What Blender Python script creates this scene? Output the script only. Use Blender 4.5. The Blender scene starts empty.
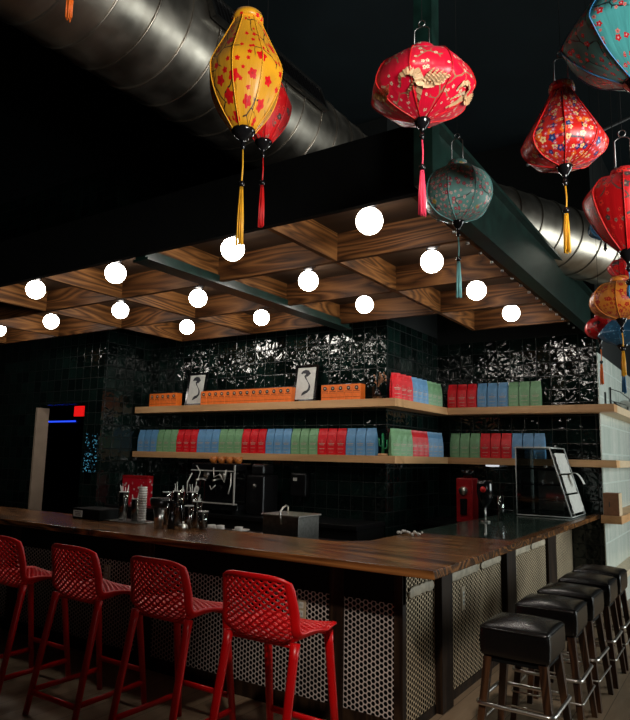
import bpy, bmesh, math, random
from mathutils import Vector, Matrix
random.seed(7)
PI = math.pi
C = bpy.context.scene.collection
SC = bpy.context.scene

# ------------------------------------------------------------------ camera
CAMH = 1.70
F, YAW, PITCH, ROLL = 647.517, 0.583468, 0.147407, 0.020221
cd = bpy.data.cameras.new('camera'); cam = bpy.data.objects.new('camera', cd); C.objects.link(cam)
fw = Vector((-math.sin(YAW)*math.cos(PITCH), math.cos(YAW)*math.cos(PITCH), math.sin(PITCH)))
rt = Vector((math.cos(YAW), math.sin(YAW), 0)); up = rt.cross(fw)
r2 = rt*math.cos(ROLL) + up*math.sin(ROLL); u2 = -rt*math.sin(ROLL) + up*math.cos(ROLL)
M = Matrix((r2, u2, -fw)).transposed().to_4x4(); M.translation = (0, 0, CAMH)
cam.matrix_world = M
cd.sensor_fit = 'VERTICAL'; cd.sensor_height = 24; cd.lens = F/720*24
cd.clip_start = .05; cd.clip_end = 100
SC.camera = cam

# ------------------------------------------------------------------ world, lights, exposure
SC.view_settings.view_transform = 'Standard'; SC.view_settings.look = 'None'
SC.view_settings.gamma = 1; SC.view_settings.use_curve_mapping = False
SC.view_settings.exposure = 0.15
w = bpy.data.worlds.new('world'); SC.world = w; w.use_nodes = True
w.node_tree.nodes['Background'].inputs[0].default_value = (.55, .65, .75, 1)
w.node_tree.nodes['Background'].inputs[1].default_value = 0.03

def area(name, loc, target, sx, sy, power, col):
    l = bpy.data.lights.new(name, 'AREA'); l.shape = 'RECTANGLE'; l.size = sx; l.size_y = sy
    l.energy = power; l.color = col
    o = bpy.data.objects.new(name, l); C.objects.link(o); o.location = loc
    o.rotation_euler = (Vector(target)-Vector(loc)).to_track_quat('-Z', 'Y').to_euler()
    return o
GLOBE_E = 26.0
area('daylight_side', (3.85, 9.0, 2.1), (-3, 8.0, 1.0), 3.6, 2.6, 230, (.93, 1, .97))
af_ = area('added_lantern_fill', (3.6, 0.6, 2.0), (-1.0, 2.7, 3.95), 2.0, 1.4, 60, (1, .96, .90)); af_.data.spread = math.radians(62)  # added area lamp aimed up at the lanterns, spread narrowed to miss the stools
sl_ = bpy.data.lights.new('added_corner_spot', 'SPOT'); sl_.energy = 620; sl_.spot_size = math.radians(30); sl_.spot_blend = 1.0; sl_.shadow_soft_size = .12; sl_.color = (1, .88, .76)  # added unseen spot that brightens the right-hand stools and bar corner
so_ = bpy.data.objects.new('added_corner_spot', sl_); C.objects.link(so_); so_.location = (.2, .2, 4.6)
so_.rotation_euler = (Vector((-1.62, 3.45, 1.0))-Vector((.2, .2, 4.6))).to_track_quat('-Z', 'Y').to_euler()

# ------------------------------------------------------------------ helpers
class MB:
    def __init__(s): s.bm = bmesh.new(); s.uv = s.bm.loops.layers.uv.new('UVMap')
    def v(s, p): return s.bm.verts.new(p)
    def box(s, a, b, bev=0, rot=None, seg=2):
        x0, y0, z0 = a; x1, y1, z1 = b
        vs = [s.v((x, y, z)) for x in (x0, x1) for y in (y0, y1) for z in (z0, z1)]
        if rot is not None:
            c = Vector(((x0+x1)/2, (y0+y1)/2, (z0+z1)/2))
            for q in vs: q.co = c + rot @ (q.co-c)
        fs = [s.bm.faces.new([vs[i] for i in f]) for f in ((0,1,3,2),(4,6,7,5),(0,4,5,1),(2,3,7,6),(0,2,6,4),(1,5,7,3))]
        if bev:
            es = list({e for f in fs for e in f.edges})
            bmesh.ops.bevel(s.bm, geom=es, offset=bev, segments=seg, affect='EDGES', profile=.5)
        return s
    def prism(s, poly, z0, z1):
        lo = [s.v((x, y, z0)) for x, y in poly]; hi = [s.v((x, y, z1)) for x, y in poly]; n = len(poly)
        s.bm.faces.new(lo[::-1]); s.bm.faces.new(hi)
        for i in range(n): s.bm.faces.new((lo[i], lo[(i+1) % n], hi[(i+1) % n], hi[i]))
        return s
    def hexa(s, lo, hi):
        a = [s.v(p) for p in lo]; b = [s.v(p) for p in hi]; n = len(a)
        s.bm.faces.new(a[::-1]); s.bm.faces.new(b)
        for i in range(n): s.bm.faces.new((a[i], a[(i+1) % n], b[(i+1) % n], b[i]))
        return s
    def tube(s, pts, r, seg=10, closed=False, cap=True, flat=1.0, upv=None):
        pts = [Vector(p) for p in pts]; n = len(pts); rs = r if isinstance(r, (list, tuple)) else [r]*n
        rings = []; pu = None
        for i, p in enumerate(pts):
            if closed: t = pts[(i+1) % n]-pts[i-1]
            else: t = pts[min(i+1, n-1)]-pts[max(i-1, 0)]
            t.normalize()
            if pu is None:
                a = Vector(upv) if upv else (Vector((0, 0, 1)) if abs(t.z) < .9 else Vector((1, 0, 0)))
            else: a = pu
            a = (a - t*a.dot(t)).normalized(); b = t.cross(a); pu = a
            rings.append([s.v(p + (a*math.cos(2*PI*k/seg)*flat + b*math.sin(2*PI*k/seg))*rs[i]) for k in range(seg)])
        m = n if closed else n-1
        for i in range(m):
            A, B = rings[i], rings[(i+1) % n]
            for k in range(seg):
                f = s.bm.faces.new((A[k], A[(k+1) % seg], B[(k+1) % seg], B[k])); f.smooth = True
        if cap and not closed:
            s.bm.faces.new(rings[0][::-1]); s.bm.faces.new(rings[-1])
        return s
    def bar(s, p0, p1, wa, wb, wa2=None, wb2=None):
        p0, p1 = Vector(p0), Vector(p1); wa2 = wa2 or wa; wb2 = wb2 or wb
        lo = [p0+Vector((sx*wa/2, sy*wb/2, 0)) for sx, sy in ((-1,-1),(1,-1),(1,1),(-1,1))]
        hi = [p1+Vector((sx*wa2/2, sy*wb2/2, 0)) for sx, sy in ((-1,-1),(1,-1),(1,1),(-1,1))]
        return s.hexa(lo, hi)
    def lathe(s, prof, seg=24, c=(0,0,0), smooth=True, facets=0, uvscale=1.0):
        c = Vector(c); rings = []; L = [0]
        for i in range(1, len(prof)): L.append(L[-1]+math.dist(prof[i], prof[i-1]))
        rm = max(p[0] for p in prof)
        for r, z in prof:
            ring = []
            for k in range(seg):
                a = 2*PI*k/seg; rr = r
                if facets:
                    h = PI/facets; ph = (a % (2*h)) - h
                    rr = r*(0.35 + 0.65*math.cos(h)/math.cos(ph)) if True else r
                ring.append(s.v(c+Vector((rr*math.cos(a), rr*math.sin(a), z))))
            rings.append(ring)
        for i in range(len(prof)-1):
            for k in range(seg):
                f = s.bm.faces.new((rings[i][k], rings[i+1][k], rings[i+1][(k+1) % seg], rings[i][(k+1) % seg]))
                f.smooth = smooth
                for lp, (kk, ii) in zip(f.loops, ((k, i), (k, i+1), (k+1, i+1), (k+1, i))):
                    lp[s.uv].uv = (kk/seg*2*PI*rm, L[ii])
        if prof[0][0] > 1e-5: s.bm.faces.new(rings[0])
        if prof[-1][0] > 1e-5: s.bm.faces.new(rings[-1][::-1])
        return s
    def sphere(s, c, r, sx=1, sy=1, sz=1, u=20, v=12):
        prof = [(max(1e-6, math.sin(PI*i/v))*r, math.cos(PI*i/v)*r) for i in range(v+1)]
        base = len(s.bm.verts); s.lathe(prof, u, (0,0,0)); s.bm.verts.ensure_lookup_table()
        for q in s.bm.verts[base:]: q.co = Vector((q.co.x*sx, q.co.y*sy, q.co.z*sz))+Vector(c)
        return s
    def build(s, name, mat, parent=None, fix=True):
        if fix:
            bmesh.ops.remove_doubles(s.bm, verts=s.bm.verts, dist=1e-6)
            bmesh.ops.recalc_face_normals(s.bm, faces=s.bm.faces)
        me = bpy.data.meshes.new(name); s.bm.to_mesh(me); s.bm.free()
        for m in (mat if isinstance(mat, list) else [mat]): me.materials.append(m)
        o = bpy.data.objects.new(name, me); C.objects.link(o)
        if parent: o.parent = parent
        return o

def tag(o, label, cat, group=None, kind=None):
    o['label'] = label; o['category'] = cat
    if group: o['group'] = group
    if kind: o['kind'] = kind
    return o
def thing(name, label, cat, loc=(0,0,0), rz=0, group=None):
    o = bpy.data.objects.new(name, None); C.objects.link(o); o.empty_display_size = .05
    o.location = loc; o.rotation_euler = (0, 0, rz); return tag(o, label, cat, group)
def copy_tree(o, parent=None):
    c = o.copy(); C.objects.link(c); c.parent = parent
    for ch in list(o.children): copy_tree(ch, c)
    return c
def place(proto, first, loc, rz, label, group=None):
    o = proto if first else copy_tree(proto)
    o.location = loc; o.rotation_euler = (0, 0, rz); o['label'] = label
    if group: o['group'] = group
    return o
def structure(name, mb, mat):
    o = mb.build(name, mat); o['kind'] = 'structure'; return o
ORD = ['first','second','third','fourth','fifth','sixth','seventh','eighth','ninth','tenth','eleventh','twelfth','thirteenth','fourteenth','fifteenth']

# ------------------------------------------------------------------ materials
class NT:
    def __init__(s, name):
        s.m = bpy.data.materials.new(name); s.m.use_nodes = True; s.t = s.m.node_tree; s.n = s.t.nodes
        s.b = s.n['Principled BSDF']
    def new(s, ty, **kw):
        n = s.n.new(ty)
        for k, v in kw.items(): setattr(n, k, v)
        return n
    def put(s, sock, v):
        if isinstance(v, bpy.types.NodeSocket): s.t.links.new(v, sock)
        elif v is not None: sock.default_value = v
    def math(s, op, a, b=None, c=None, clamp=False):
        n = s.new('ShaderNodeMath', operation=op, use_clamp=clamp)
        s.put(n.inputs[0], a); s.put(n.inputs[1], b); s.put(n.inputs[2], c); return n.outputs[0]
    def vmath(s, op, a, b=None, out=0, scale=None):
        n = s.new('ShaderNodeVectorMath', operation=op); s.put(n.inputs[0], a); s.put(n.inputs[1], b)
        if scale is not None: s.put(n.inputs['Scale'], scale)
        return n.outputs[out]
    def comb(s, x=0, y=0, z=0):
        n = s.new('ShaderNodeCombineXYZ'); s.put(n.inputs[0], x); s.put(n.inputs[1], y); s.put(n.inputs[2], z); return n.outputs[0]
    def sep(s, v):
        n = s.new('ShaderNodeSeparateXYZ'); s.put(n.inputs[0], v); return n.outputs
    def coord(s, w='Object'): return s.new('ShaderNodeTexCoord').outputs[w]
    def noise(s, v, scale, detail=2, rough=.5, dist=0):
        n = s.new('ShaderNodeTexNoise'); s.put(n.inputs['Vector'], v); n.inputs['Scale'].default_value = scale
        n.inputs['Detail'].default_value = detail; n.inputs['Roughness'].default_value = rough; n.inputs['Distortion'].default_value = dist
        return n.outputs
    def vor(s, v, scale, feature='F1', dim='3D', rnd=1):
        n = s.new('ShaderNodeTexVoronoi', feature=feature, voronoi_dimensions=dim); s.put(n.inputs['Vector'], v)
        n.inputs['Scale'].default_value = scale; n.inputs['Randomness'].default_value = rnd; return n.outputs
    def mix(s, f, a, b):
        n = s.new('ShaderNodeMix', data_type='RGBA'); s.put(n.inputs[0], f)
        s.put(n.inputs[6], a if isinstance(a, bpy.types.NodeSocket) else (*a, 1)); s.put(n.inputs[7], b if isinstance(b, bpy.types.NodeSocket) else (*b, 1))
        return n.outputs[2]
    def ramp(s, f, stops):
        n = s.new('ShaderNodeValToRGB'); s.put(n.inputs[0], f); e = n.color_ramp.elements
        while len(e) < len(stops): e.new(.5)
        for q, (p, c) in zip(e, stops): q.position = p; q.color = (*c, 1)
        return n.outputs[0]
    def maprange(s, v, a, b, c=0, d=1):
        n = s.new('ShaderNodeMapRange'); s.put(n.inputs[0], v)
        for i, q in enumerate((a, b, c, d)): n.inputs[i+1].default_value = q
        return n.outputs[0]
    def bump(s, h, strength=.3, dist=.01):
        n = s.new('ShaderNodeBump'); s.put(n.inputs['Height'], h); n.inputs['Strength'].default_value = strength
        n.inputs['Distance'].default_value = dist; s.t.links.new(n.outputs[0], s.b.inputs['Normal'])
    def set(s, col=None, rough=None, metal=None, **kw):
        if col is not None: s.put(s.b.inputs['Base Color'], col if isinstance(col, bpy.types.NodeSocket) else (*col, 1))
        if rough is not None: s.put(s.b.inputs['Roughness'], rough)
        if metal is not None: s.put(s.b.inputs['Metallic'], metal)
        for k, v in kw.items(): s.put(s.b.inputs[k.replace('_', ' ')], v)
        return s.m

def plain(name, col, rough=.5, metal=0, var=.15, nscale=20, bump=0, **kw):
    t = NT(name); co = t.coord(); nz = t.noise(co, nscale, 3)
    f = t.maprange(nz[0], .3, .7)
    c = t.mix(f, tuple(x*(1-var) for x in col), tuple(min(1, x*(1+var)) for x in col))
    if bump: t.bump(nz[0], bump, .005)
    return t.set(c, rough, metal, **kw)
def emit(name, col, st):
    t = NT(name); return t.set(col, .5, 0, Emission_Color=(*col, 1), Emission_Strength=st)

def tile_mat(name, c0, c1, grout, ts, th=None, rough=.04, wob=.9, tilt=.9):
    t = NT(name); x, y, z = t.sep(t.coord()); th = th or ts
    u = t.math('DIVIDE', t.math('ADD', x, y), ts); v = t.math('DIVIDE', z, th)
    cu = t.math('FLOOR', u); cv = t.math('FLOOR', v); fu = t.math('SUBTRACT', u, cu); fv = t.math('SUBTRACT', v, cv)
    wn = t.new('ShaderNodeTexWhiteNoise', noise_dimensions='2D'); t.put(wn.inputs['Vector'], t.comb(cu, cv))
    rx, ry, rz = t.sep(wn.outputs['Color'])
    du = t.math('MINIMUM', fu, t.math('SUBTRACT', 1, fu)); dv = t.math('MINIMUM', fv, t.math('SUBTRACT', 1, fv))
    dd = t.math('MINIMUM', du, dv)
    g = t.maprange(dd, .012, .03)
    nz = t.noise(t.vmath('ADD', t.coord(), t.comb(rx, ry, rz)), 10, 1, .5, .5)[0]
    nz2 = t.noise(t.coord(), 38, 2)[0]
    col = t.mix(t.math('MULTIPLY', rx, t.maprange(nz, .3, .7, .5, 1)), c0, c1)
    col = t.mix(g, grout, col)
    h = t.math('ADD', t.math('MULTIPLY', nz, wob), t.math('MULTIPLY', nz2, wob*.10))
    tl = t.math('ADD', t.math('MULTIPLY', t.math('SUBTRACT', ry, .5), fu), t.math('MULTIPLY', t.math('SUBTRACT', rz, .5), fv))
    h = t.math('ADD', h, t.math('MULTIPLY', tl, tilt))
    h = t.math('ADD', h, t.math('MULTIPLY', t.maprange(dd, 0, .04), .12))
    t.bump(h, 1, .0135)
    return t.set(col, t.maprange(g, 0, 1, .8, rough), 0)

def hex_mat(name, metalcol, s):
    t = NT(name); x, y, z = t.sep(t.coord())
    p = t.comb(t.math('DIVIDE', z, s), t.math('DIVIDE', t.math('ADD', x, y), s), 0)
    r = (1, 1.7320508, 1); h = (.5, .8660254, .5)
    def cell(q):
        m = t.vmath('SUBTRACT', t.vmath('MODULO', t.vmath('ADD', q, (400, 692.82032, 400)), r), h); return m
    a = cell(p); b = cell(t.vmath('SUBTRACT', p, h))
    def d2(q):
        xx, yy, zz = t.sep(t.vmath('ABSOLUTE', q))
        return t.math('SQRT', t.math('ADD', t.math('MULTIPLY', xx, xx), t.math('MULTIPLY', yy, yy)))
    def hd(q):
        xx, yy, zz = t.sep(t.vmath('ABSOLUTE', q))
        e = t.math('ADD', t.math('MULTIPLY', xx, .5), t.math('MULTIPLY', yy, .8660254))
        return t.math('ADD', t.math('MULTIPLY', t.math('MAXIMUM', xx, e), .5), t.math('MULTIPLY', d2(q), .5))
    d = t.math('MINIMUM', hd(a), hd(b))
    solid = t.maprange(d, .36, .42)
    nz = t.noise(t.coord(), 3.0, 3)[0]
    c = t.mix(t.maprange(nz, .3, .7), metalcol, tuple(q*.62 for q in metalcol))
    c = t.mix(solid, (.004, .004, .004), c)
    t.bump(t.math('MULTIPLY', solid, 1.0), .6, .004)
    return t.set(c, t.maprange(solid, 0, 1, 1, .45), t.math('MULTIPLY', solid, .25), Specular_IOR_Level=t.math('MULTIPLY', solid, .5))

def wood(name, c0, c1, c2, axis='X', scale=5, rough=.4, ring=1.0, bump=.15, planks=0, spec=.5):
    t = NT(name); co = t.coord()
    st = {'X': (.12, 1, 1), 'Y': (1, .12, 1), 'Z': (1, 1, .12)}[axis]
    v = t.vmath('MULTIPLY', co, st)
    oi = t.new('ShaderNodeObjectInfo').outputs['Random']
    v = t.vmath('ADD', v, t.comb(t.math('MULTIPLY', oi, 7), t.math('MULTIPLY', oi, 5), t.math('MULTIPLY', oi, 9)))
    n1 = t.noise(v, scale, 2, .5, .6)[0]
    rings = t.math('FRACT', t.math('MULTIPLY', n1, 9*ring))
    rings = t.math('SUBTRACT', 1, t.math('ABSOLUTE', t.math('SUBTRACT', t.math('MULTIPLY', rings, 2), 1)))
    fine = t.noise(t.vmath('MULTIPLY', co, {'X': (2, 60, 60), 'Y': (60, 2, 60), 'Z': (60, 60, 2)}[axis]), 1.5, 3)[0]
    f = t.math('ADD', t.math('MULTIPLY', rings, .6), t.math('MULTIPLY', fine, .5))
    c = t.ramp(f, [(.15, c0), (.5, c1), (.9, c2)])
    t.bump(f, bump, .004)
    return t.set(c, rough, 0, Specular_IOR_Level=spec)

def silk(name, base, colors, flower=.05, dens=1.0, branch=None, rough=.38, leaf=None, seed=0.0, thr=1.0):
    """printed silk: layers of five-petalled blossoms and dark twigs in metre UVs"""
    t = NT(name); uv = t.vmath('ADD', t.coord('UV'), (seed, seed*1.7, 0))
    nz = t.noise(uv, 6, 2)[0]
    col = t.mix(t.maprange(nz, .35, .65), tuple(q*.8 for q in base), base)
    if branch is not None:
        w2 = t.noise(uv, 9, 2)[1]
        q = t.vmath('ADD', uv, t.vmath('MULTIPLY', t.vmath('SUBTRACT', w2, (.5, .5, .5)), (.07, .07, 0)))
        e = t.vor(q, 10*dens, 'DISTANCE_TO_EDGE', '2D')[0]
        gate = t.maprange(t.noise(uv, 7, 1)[0], .48, .52)
        col = t.mix(t.math('MULTIPLY', t.maprange(e, .022, .04, 1, 0), gate), col, branch)
    for i, (cf, cc, fr, prob) in enumerate(colors):
        sc = dens/(fr*2.6)
        vo = t.vor(t.vmath('ADD', uv, (i*.37+.11, i*.21, 0)), sc, 'F1', '2D', .85)
        local = t.vmath('SUBTRACT', t.vmath('ADD', uv, (i*.37+.11, i*.21, 0)), vo['Position'])
        lx, ly, lz = t.sep(local)
        rr = t.math('SQRT', t.math('ADD', t.math('MULTIPLY', lx, lx), t.math('MULTIPLY', ly, ly)))
        r_, g_, b_ = t.sep(vo['Color'])
        ang = t.math('ADD', t.math('ARCTAN2', ly, lx), t.math('MULTIPLY', r_, 6))
        pet = t.math('MULTIPLY', t.math('ADD', .78, t.math('MULTIPLY', t.math('COSINE', t.math('MULTIPLY', ang, 5)), .14)), fr/dens if False else fr)
        pet = t.math('MULTIPLY', pet, t.math('ADD', .65, t.math('MULTIPLY', b_, .5)))
        on = t.math('MULTIPLY', t.math('LESS_THAN', rr, pet), t.math('LESS_THAN', g_, prob))
        col = t.mix(on, col, cf)
        col = t.mix(t.math('MULTIPLY', t.math('LESS_THAN', rr, t.math('MULTIPLY', pet, .3)), on), col, cc)
    x, y, z = t.sep(uv)
    wr = t.noise(t.vmath('MULTIPLY', uv, (30, 4, 1)), 1, 3)[0]
    t.bump(wr, .25, .01)
    return t.set(col, rough, 0, Sheen_Weight=.05, Specular_IOR_Level=.45)

m_tile = tile_mat('green_zellige', (.0015, .004, .0035), (.006, .017, .014), (.0012, .002, .002), .175)
m_paletile = tile_mat('pale_tile', (.55, .63, .57), (.76, .79, .73), (.45, .52, .48), .10, .36, .2, .12, .1)
m_hex = hex_mat('perforated_steel', (.70, .62, .58), .0335)
m_hexw = hex_mat('worn_perforated_steel', (.85, .68, .46), .0335)
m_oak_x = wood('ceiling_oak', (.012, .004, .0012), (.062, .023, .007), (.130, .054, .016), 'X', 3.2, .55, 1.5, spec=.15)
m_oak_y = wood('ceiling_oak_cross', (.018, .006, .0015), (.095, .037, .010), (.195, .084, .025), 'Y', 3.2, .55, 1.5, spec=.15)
m_coffer = wood('coffer_board', (.008, .004, .002), (.018, .009, .004), (.03, .015, .007), 'X', 2.2, .5, 1)
m_shelf = wood('shelf_oak', (.46, .24, .10), (.62, .35, .16), (.74, .45, .22), 'X', 1.5, .45, .5, .05)
m_shelf_y = wood('shelf_oak_side', (.46, .24, .10), (.62, .35, .16), (.74, .45, .22), 'Y', 1.5, .45, .5, .05)
m_top = wood('bar_top_wood', (.010, .0035, .001), (.085, .032, .009), (.28, .115, .032), 'X', 3.2, .27, 1.2, .12)
m_post = wood('post_wood', (.006, .003, .0015), (.016, .008, .004), (.034, .018, .009), 'Z', 4, .55, spec=.2)
m_leg = wood('stool_leg_wood', (.009, .004, .002), (.035, .014, .006), (.085, .036, .015), 'Z', 5, .35)
m_stone = None
t = NT('green_black_stone'); nz = t.noise(t.coord(), 9, 5, .65)[0]
t.set(t.ramp(nz, [(.3, (.006, .012, .009)), (.55, (.03, .05, .04)), (.75, (.11, .14, .115))]), .13, 0); m_stone = t.m
m_black = plain('black_paint', (.003, .0035, .0035), .7, nscale=6, Specular_IOR_Level=.12)
m_ceil = plain('ceiling_black', (.004, .0085, .0105), .8, nscale=2, Specular_IOR_Level=.2)
m_blackwall = plain('dark_wall', (.003, .005, .005), .65, nscale=3)
m_steel_green = plain('green_painted_steel', (.004, .017, .013), .36, .0, .4, 9, .05)
m_redp = plain('red_plastic', (.62, .0012, .003), .34, 0, .06, 8)
m_leather = plain('black_leather', (.004, .0035, .0035), .26, 0, .2, 60, .12)
m_chrome = plain('chrome', (.75, .73, .69), .28, 1, .05)
m_steel = plain('brushed_steel', (.30, .29, .27), .3, 1, .2, 30)
m_blackmetal = plain('black_metal', (.008, .008, .009), .3, .3)
m_gloss_black = plain('gloss_black', (.006, .006, .007), .1)
m_wire = plain('wire', (.25, .25, .25), .4, 1)
m_white = plain('white_ceramic', (.62, .60, .56), .25, 0, .05)
m_plate = plain('outlet_plate', (.46, .38, .27), .4, 0, .05)
m_beige = plain('beige_jamb', (.42, .32, .24), .6, 0, .08, 6)
m_cream = plain('cream_ledge', (.60, .50, .36), .5, 0, .1)
m_dark = plain('dark_red_box', (.34, .004, .008), .4)
m_orange = plain('orange_card', (.90, .19, .02), .55, 0, .08)
m_band = plain('dark_orange_print', (.32, .04, .006), .55)
m_emblem = plain('navy_print', (.01, .012, .02), .5)
m_pale = plain('pale_print', (.55, .45, .35), .5)
m_kraft = plain('kraft_box', (.23, .10, .045), .6, 0, .15)
m_kraft2 = plain('pale_wood', (.60, .46, .30), .6, 0, .1)
m_paper = plain('paper', (.62, .62, .58), .6, 0, .08)
m_gold = plain('gold_thread', (.85, .42, .02), .5)
m_pink = plain('pink_thread', (.80, .04, .10), .5)
m_tealt = plain('teal_thread', (.16, .42, .42), .5)
m_bluet = plain('blue_thread', (.03, .17, .36), .5)
m_oranget = plain('orange_thread', (.85, .16, .01), .5)
m_redt = plain('red_thread', (.6, .01, .01), .5)
m_amber = plain('amber_print', (.50, .16, .03), .4, 0, .5, 40)
m_cactus = plain('green_glass', (.02, .20, .08), .25)
m_twig = plain('dried_flower', (.35, .16, .08), .8, 0, .4)
m_bags = dict(blue=plain('blue_pouch', (.13, .33, .58), .42, 0, .1, 25, .25), green=plain('green_pouch', (.19, .40, .20), .42, 0, .12, 25, .25),
              red=plain('red_pouch', (.72, .003, .012), .42, 0, .1, 25, .25))
m_globe = emit('globe_glass', (1, .93, .84), GLOBE_E)
m_glass = NT('clear_glass').set((1, 1, 1), .03, 0, Transmission_Weight=1.0, IOR=1.45)
def thin_glass(name, tint, mixf):
    t = NT(name); tr = t.new('ShaderNodeBsdfTransparent'); tr.inputs[0].default_value = (*tint, 1)
    gl = t.new('ShaderNodeBsdfGlossy'); gl.inputs['Roughness'].default_value = .04; mx = t.new('ShaderNodeMixShader'); fr = t.new('ShaderNodeFresnel'); fr.inputs[0].default_value = 1.5
    t.put(mx.inputs[0], t.math('ADD', fr.outputs[0], mixf)); t.t.links.new(tr.outputs[0], mx.inputs[1]); t.t.links.new(gl.outputs[0], mx.inputs[2])
    t.t.links.new(mx.outputs[0], t.n['Material Output'].inputs[0]); return t.m
m_acrylic = thin_glass('clear_acrylic', (.93, .96, .96), .03)
m_tumbler = thin_glass('tumbler_glass', (.85, .87, .86), .22)
m_window = thin_glass('window_glass', (.95, .97, .97), .02)
t = NT('duct_steel'); nz = t.noise(t.vmath('MULTIPLY', t.coord(), (1, 3, 1)), 1.6, 3)[0]
t.set(t.ramp(nz, [(.3, (.26, .23, .19)), (.7, (.46, .42, .36))]), t.maprange(t.noise(t.coord(), 5, 3)[0], .3, .7, .32, .46), 1)
t.bump(t.noise(t.coord(), 3, 2)[0], .15, .05); m_duct = t.m
t = NT('floor_boards'); x, y, z = t.sep(t.coord()); cx = t.math('FLOOR', t.math('DIVIDE', x, .18)); fx = t.math('FRACT', t.math('DIVIDE', x, .18))
wn = t.new('ShaderNodeTexWhiteNoise', noise_dimensions='1D'); t.put(wn.inputs['W'], cx)
n = t.noise(t.vmath('MULTIPLY', t.coord(), (9, 1.5, 1)), 2, 5, .7)[0]
c = t.mix(n, (.16, .105, .06), (.44, .32, .21)); c = t.mix(t.math('MULTIPLY', wn.outputs['Value'], .4), c, (.12, .08, .05))
c = t.mix(t.math('LESS_THAN', fx, .02), c, (.02, .014, .01)); m_floor = t.set(c, .4, 0)

# ------------------------------------------------------------------ the room shell
structure('floor', MB().box((-14, -3, -.1), (4, 14, 0)), m_floor)
mb = MB(); mb.box((-14, -3, 6.2), (4, 14, 6.3))
mb.box((-14, -3, 6.12), (4, 14, 6.2))
structure('ceiling', mb, m_ceil)
Y1, Y2, XC, XR, XL = 7.08, 8.70, -3.62, -1.47, -7.85
structure('wall_back_left', MB().box((XL, Y1, 0), (XC, Y1+.2, 3.42)), m_tile)
structure('wall_back_side', MB().box((XC-.2, Y1+.2, 0), (XC, Y2, 3.42)), m_tile)
structure('wall_back_right', MB().box((XC-.2, Y2, 0), (XR-.012, Y2+.2, 3.33)), m_tile)
structure('wall_back_upper', MB().box((XL, Y1, 3.42), (XC, Y1+.2, 6.12)).box((XC-.2, Y1+.2, 3.42), (XC, Y2, 6.12)).box((XC-.2, Y2, 3.33), (XR, Y2+.2, 6.12)), m_blackwall)
mb = MB(); mb.box((XR-.2, Y2+.2, 0), (XR, 13.8, 3.07)); mb.box((XR-.012, Y2-.005, 0), (XR, Y2+.2, 3.07))
structure('wall_return', mb, m_paletile)
structure('wall_return_upper', MB().box((XR-.2, Y2+.2, 3.07), (XR, 13.8, 6.12)), m_blackwall)
structure('wall_partition_side', MB().box((XL-.2, 6.23, 0), (XL, Y1+.2, 6.12)), m_tile)
DX0, DX1 = -9.41, -8.24
mb = MB(); mb.box((DX1, 6.23, 0), (XL-.2, 6.43, 6.12)); mb.box((DX0, 6.23, 2.42), (DX1, 6.43, 6.12)); mb.box((-14, 6.23, 0), (DX0-.04, 6.43, 6.12)); mb.box((DX0-.04, 6.23, 2.42), (DX0, 6.43, 6.12))
structure('wall_partition', mb, m_tile)
structure('trim_1', MB().box((DX0-.04, 6.225, 0), (DX0, 6.44, 2.38)), m_beige)
structure('wall_back_room', MB().box((-14, 9.0, 0), (XL-.2, 9.1, 6.12)), m_blackwall)
structure('wall_left', MB().box((-14.1, -3, 0), (-14, 14, 6.2)), m_blackwall)
structure('wall_rear', MB().box((-14, -3.1, 0), (4, -3, 6.2)), m_blackwall)
structure('wall_far', MB().box((XR, 13.8, 0), (4, 13.9, 6.2)), m_blackwall)
mb = MB(); mb.box((4, -3, 0), (4.15, 14, .6)); mb.box((4, -3, 3.6), (4.15, 14, 6.2))
for y0, y1 in ((-3, -.2), (3.0, 3.6), (6.6, 7.0), (11.0, 14)): mb.box((4, y0, .6), (4.15, y1, 3.6))
structure('wall_right', mb, m_blackwall)
for i, (y0, y1) in enumerate(((-.2, 3.0), (3.6, 6.6), (7.0, 11.0))):
    mb = MB()
    mb.box((4.02, y0, .6), (4.10, y0+.06, 3.6)).box((4.02, y1-.06, .6), (4.10, y1, 3.6)).box((4.02, y0, .6), (4.10, y1, .66)).box((4.02, y0, 3.54), (4.10, y1, 3.6)).box((4.02, (y0+y1)/2-.03, .6), (4.10, (y0+y1)/2+.03, 3.6))
    f = structure('window_%d' % (i+1), mb, m_blackmetal)
    MB().box((4.05, y0+.06, .66), (4.06, y1-.06, 3.54)).build('pane', m_window, f)
# tiled bench ledge along the return wall
structure('trim_2', MB().box((XR, Y2+.0, 0), (XR+.14, 13.7, .30)), m_paletile)
structure('trim_3', MB().box((XR-.01, Y2-.02, .30), (XR+.17, 13.7, .37)), m_cream)

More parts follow.
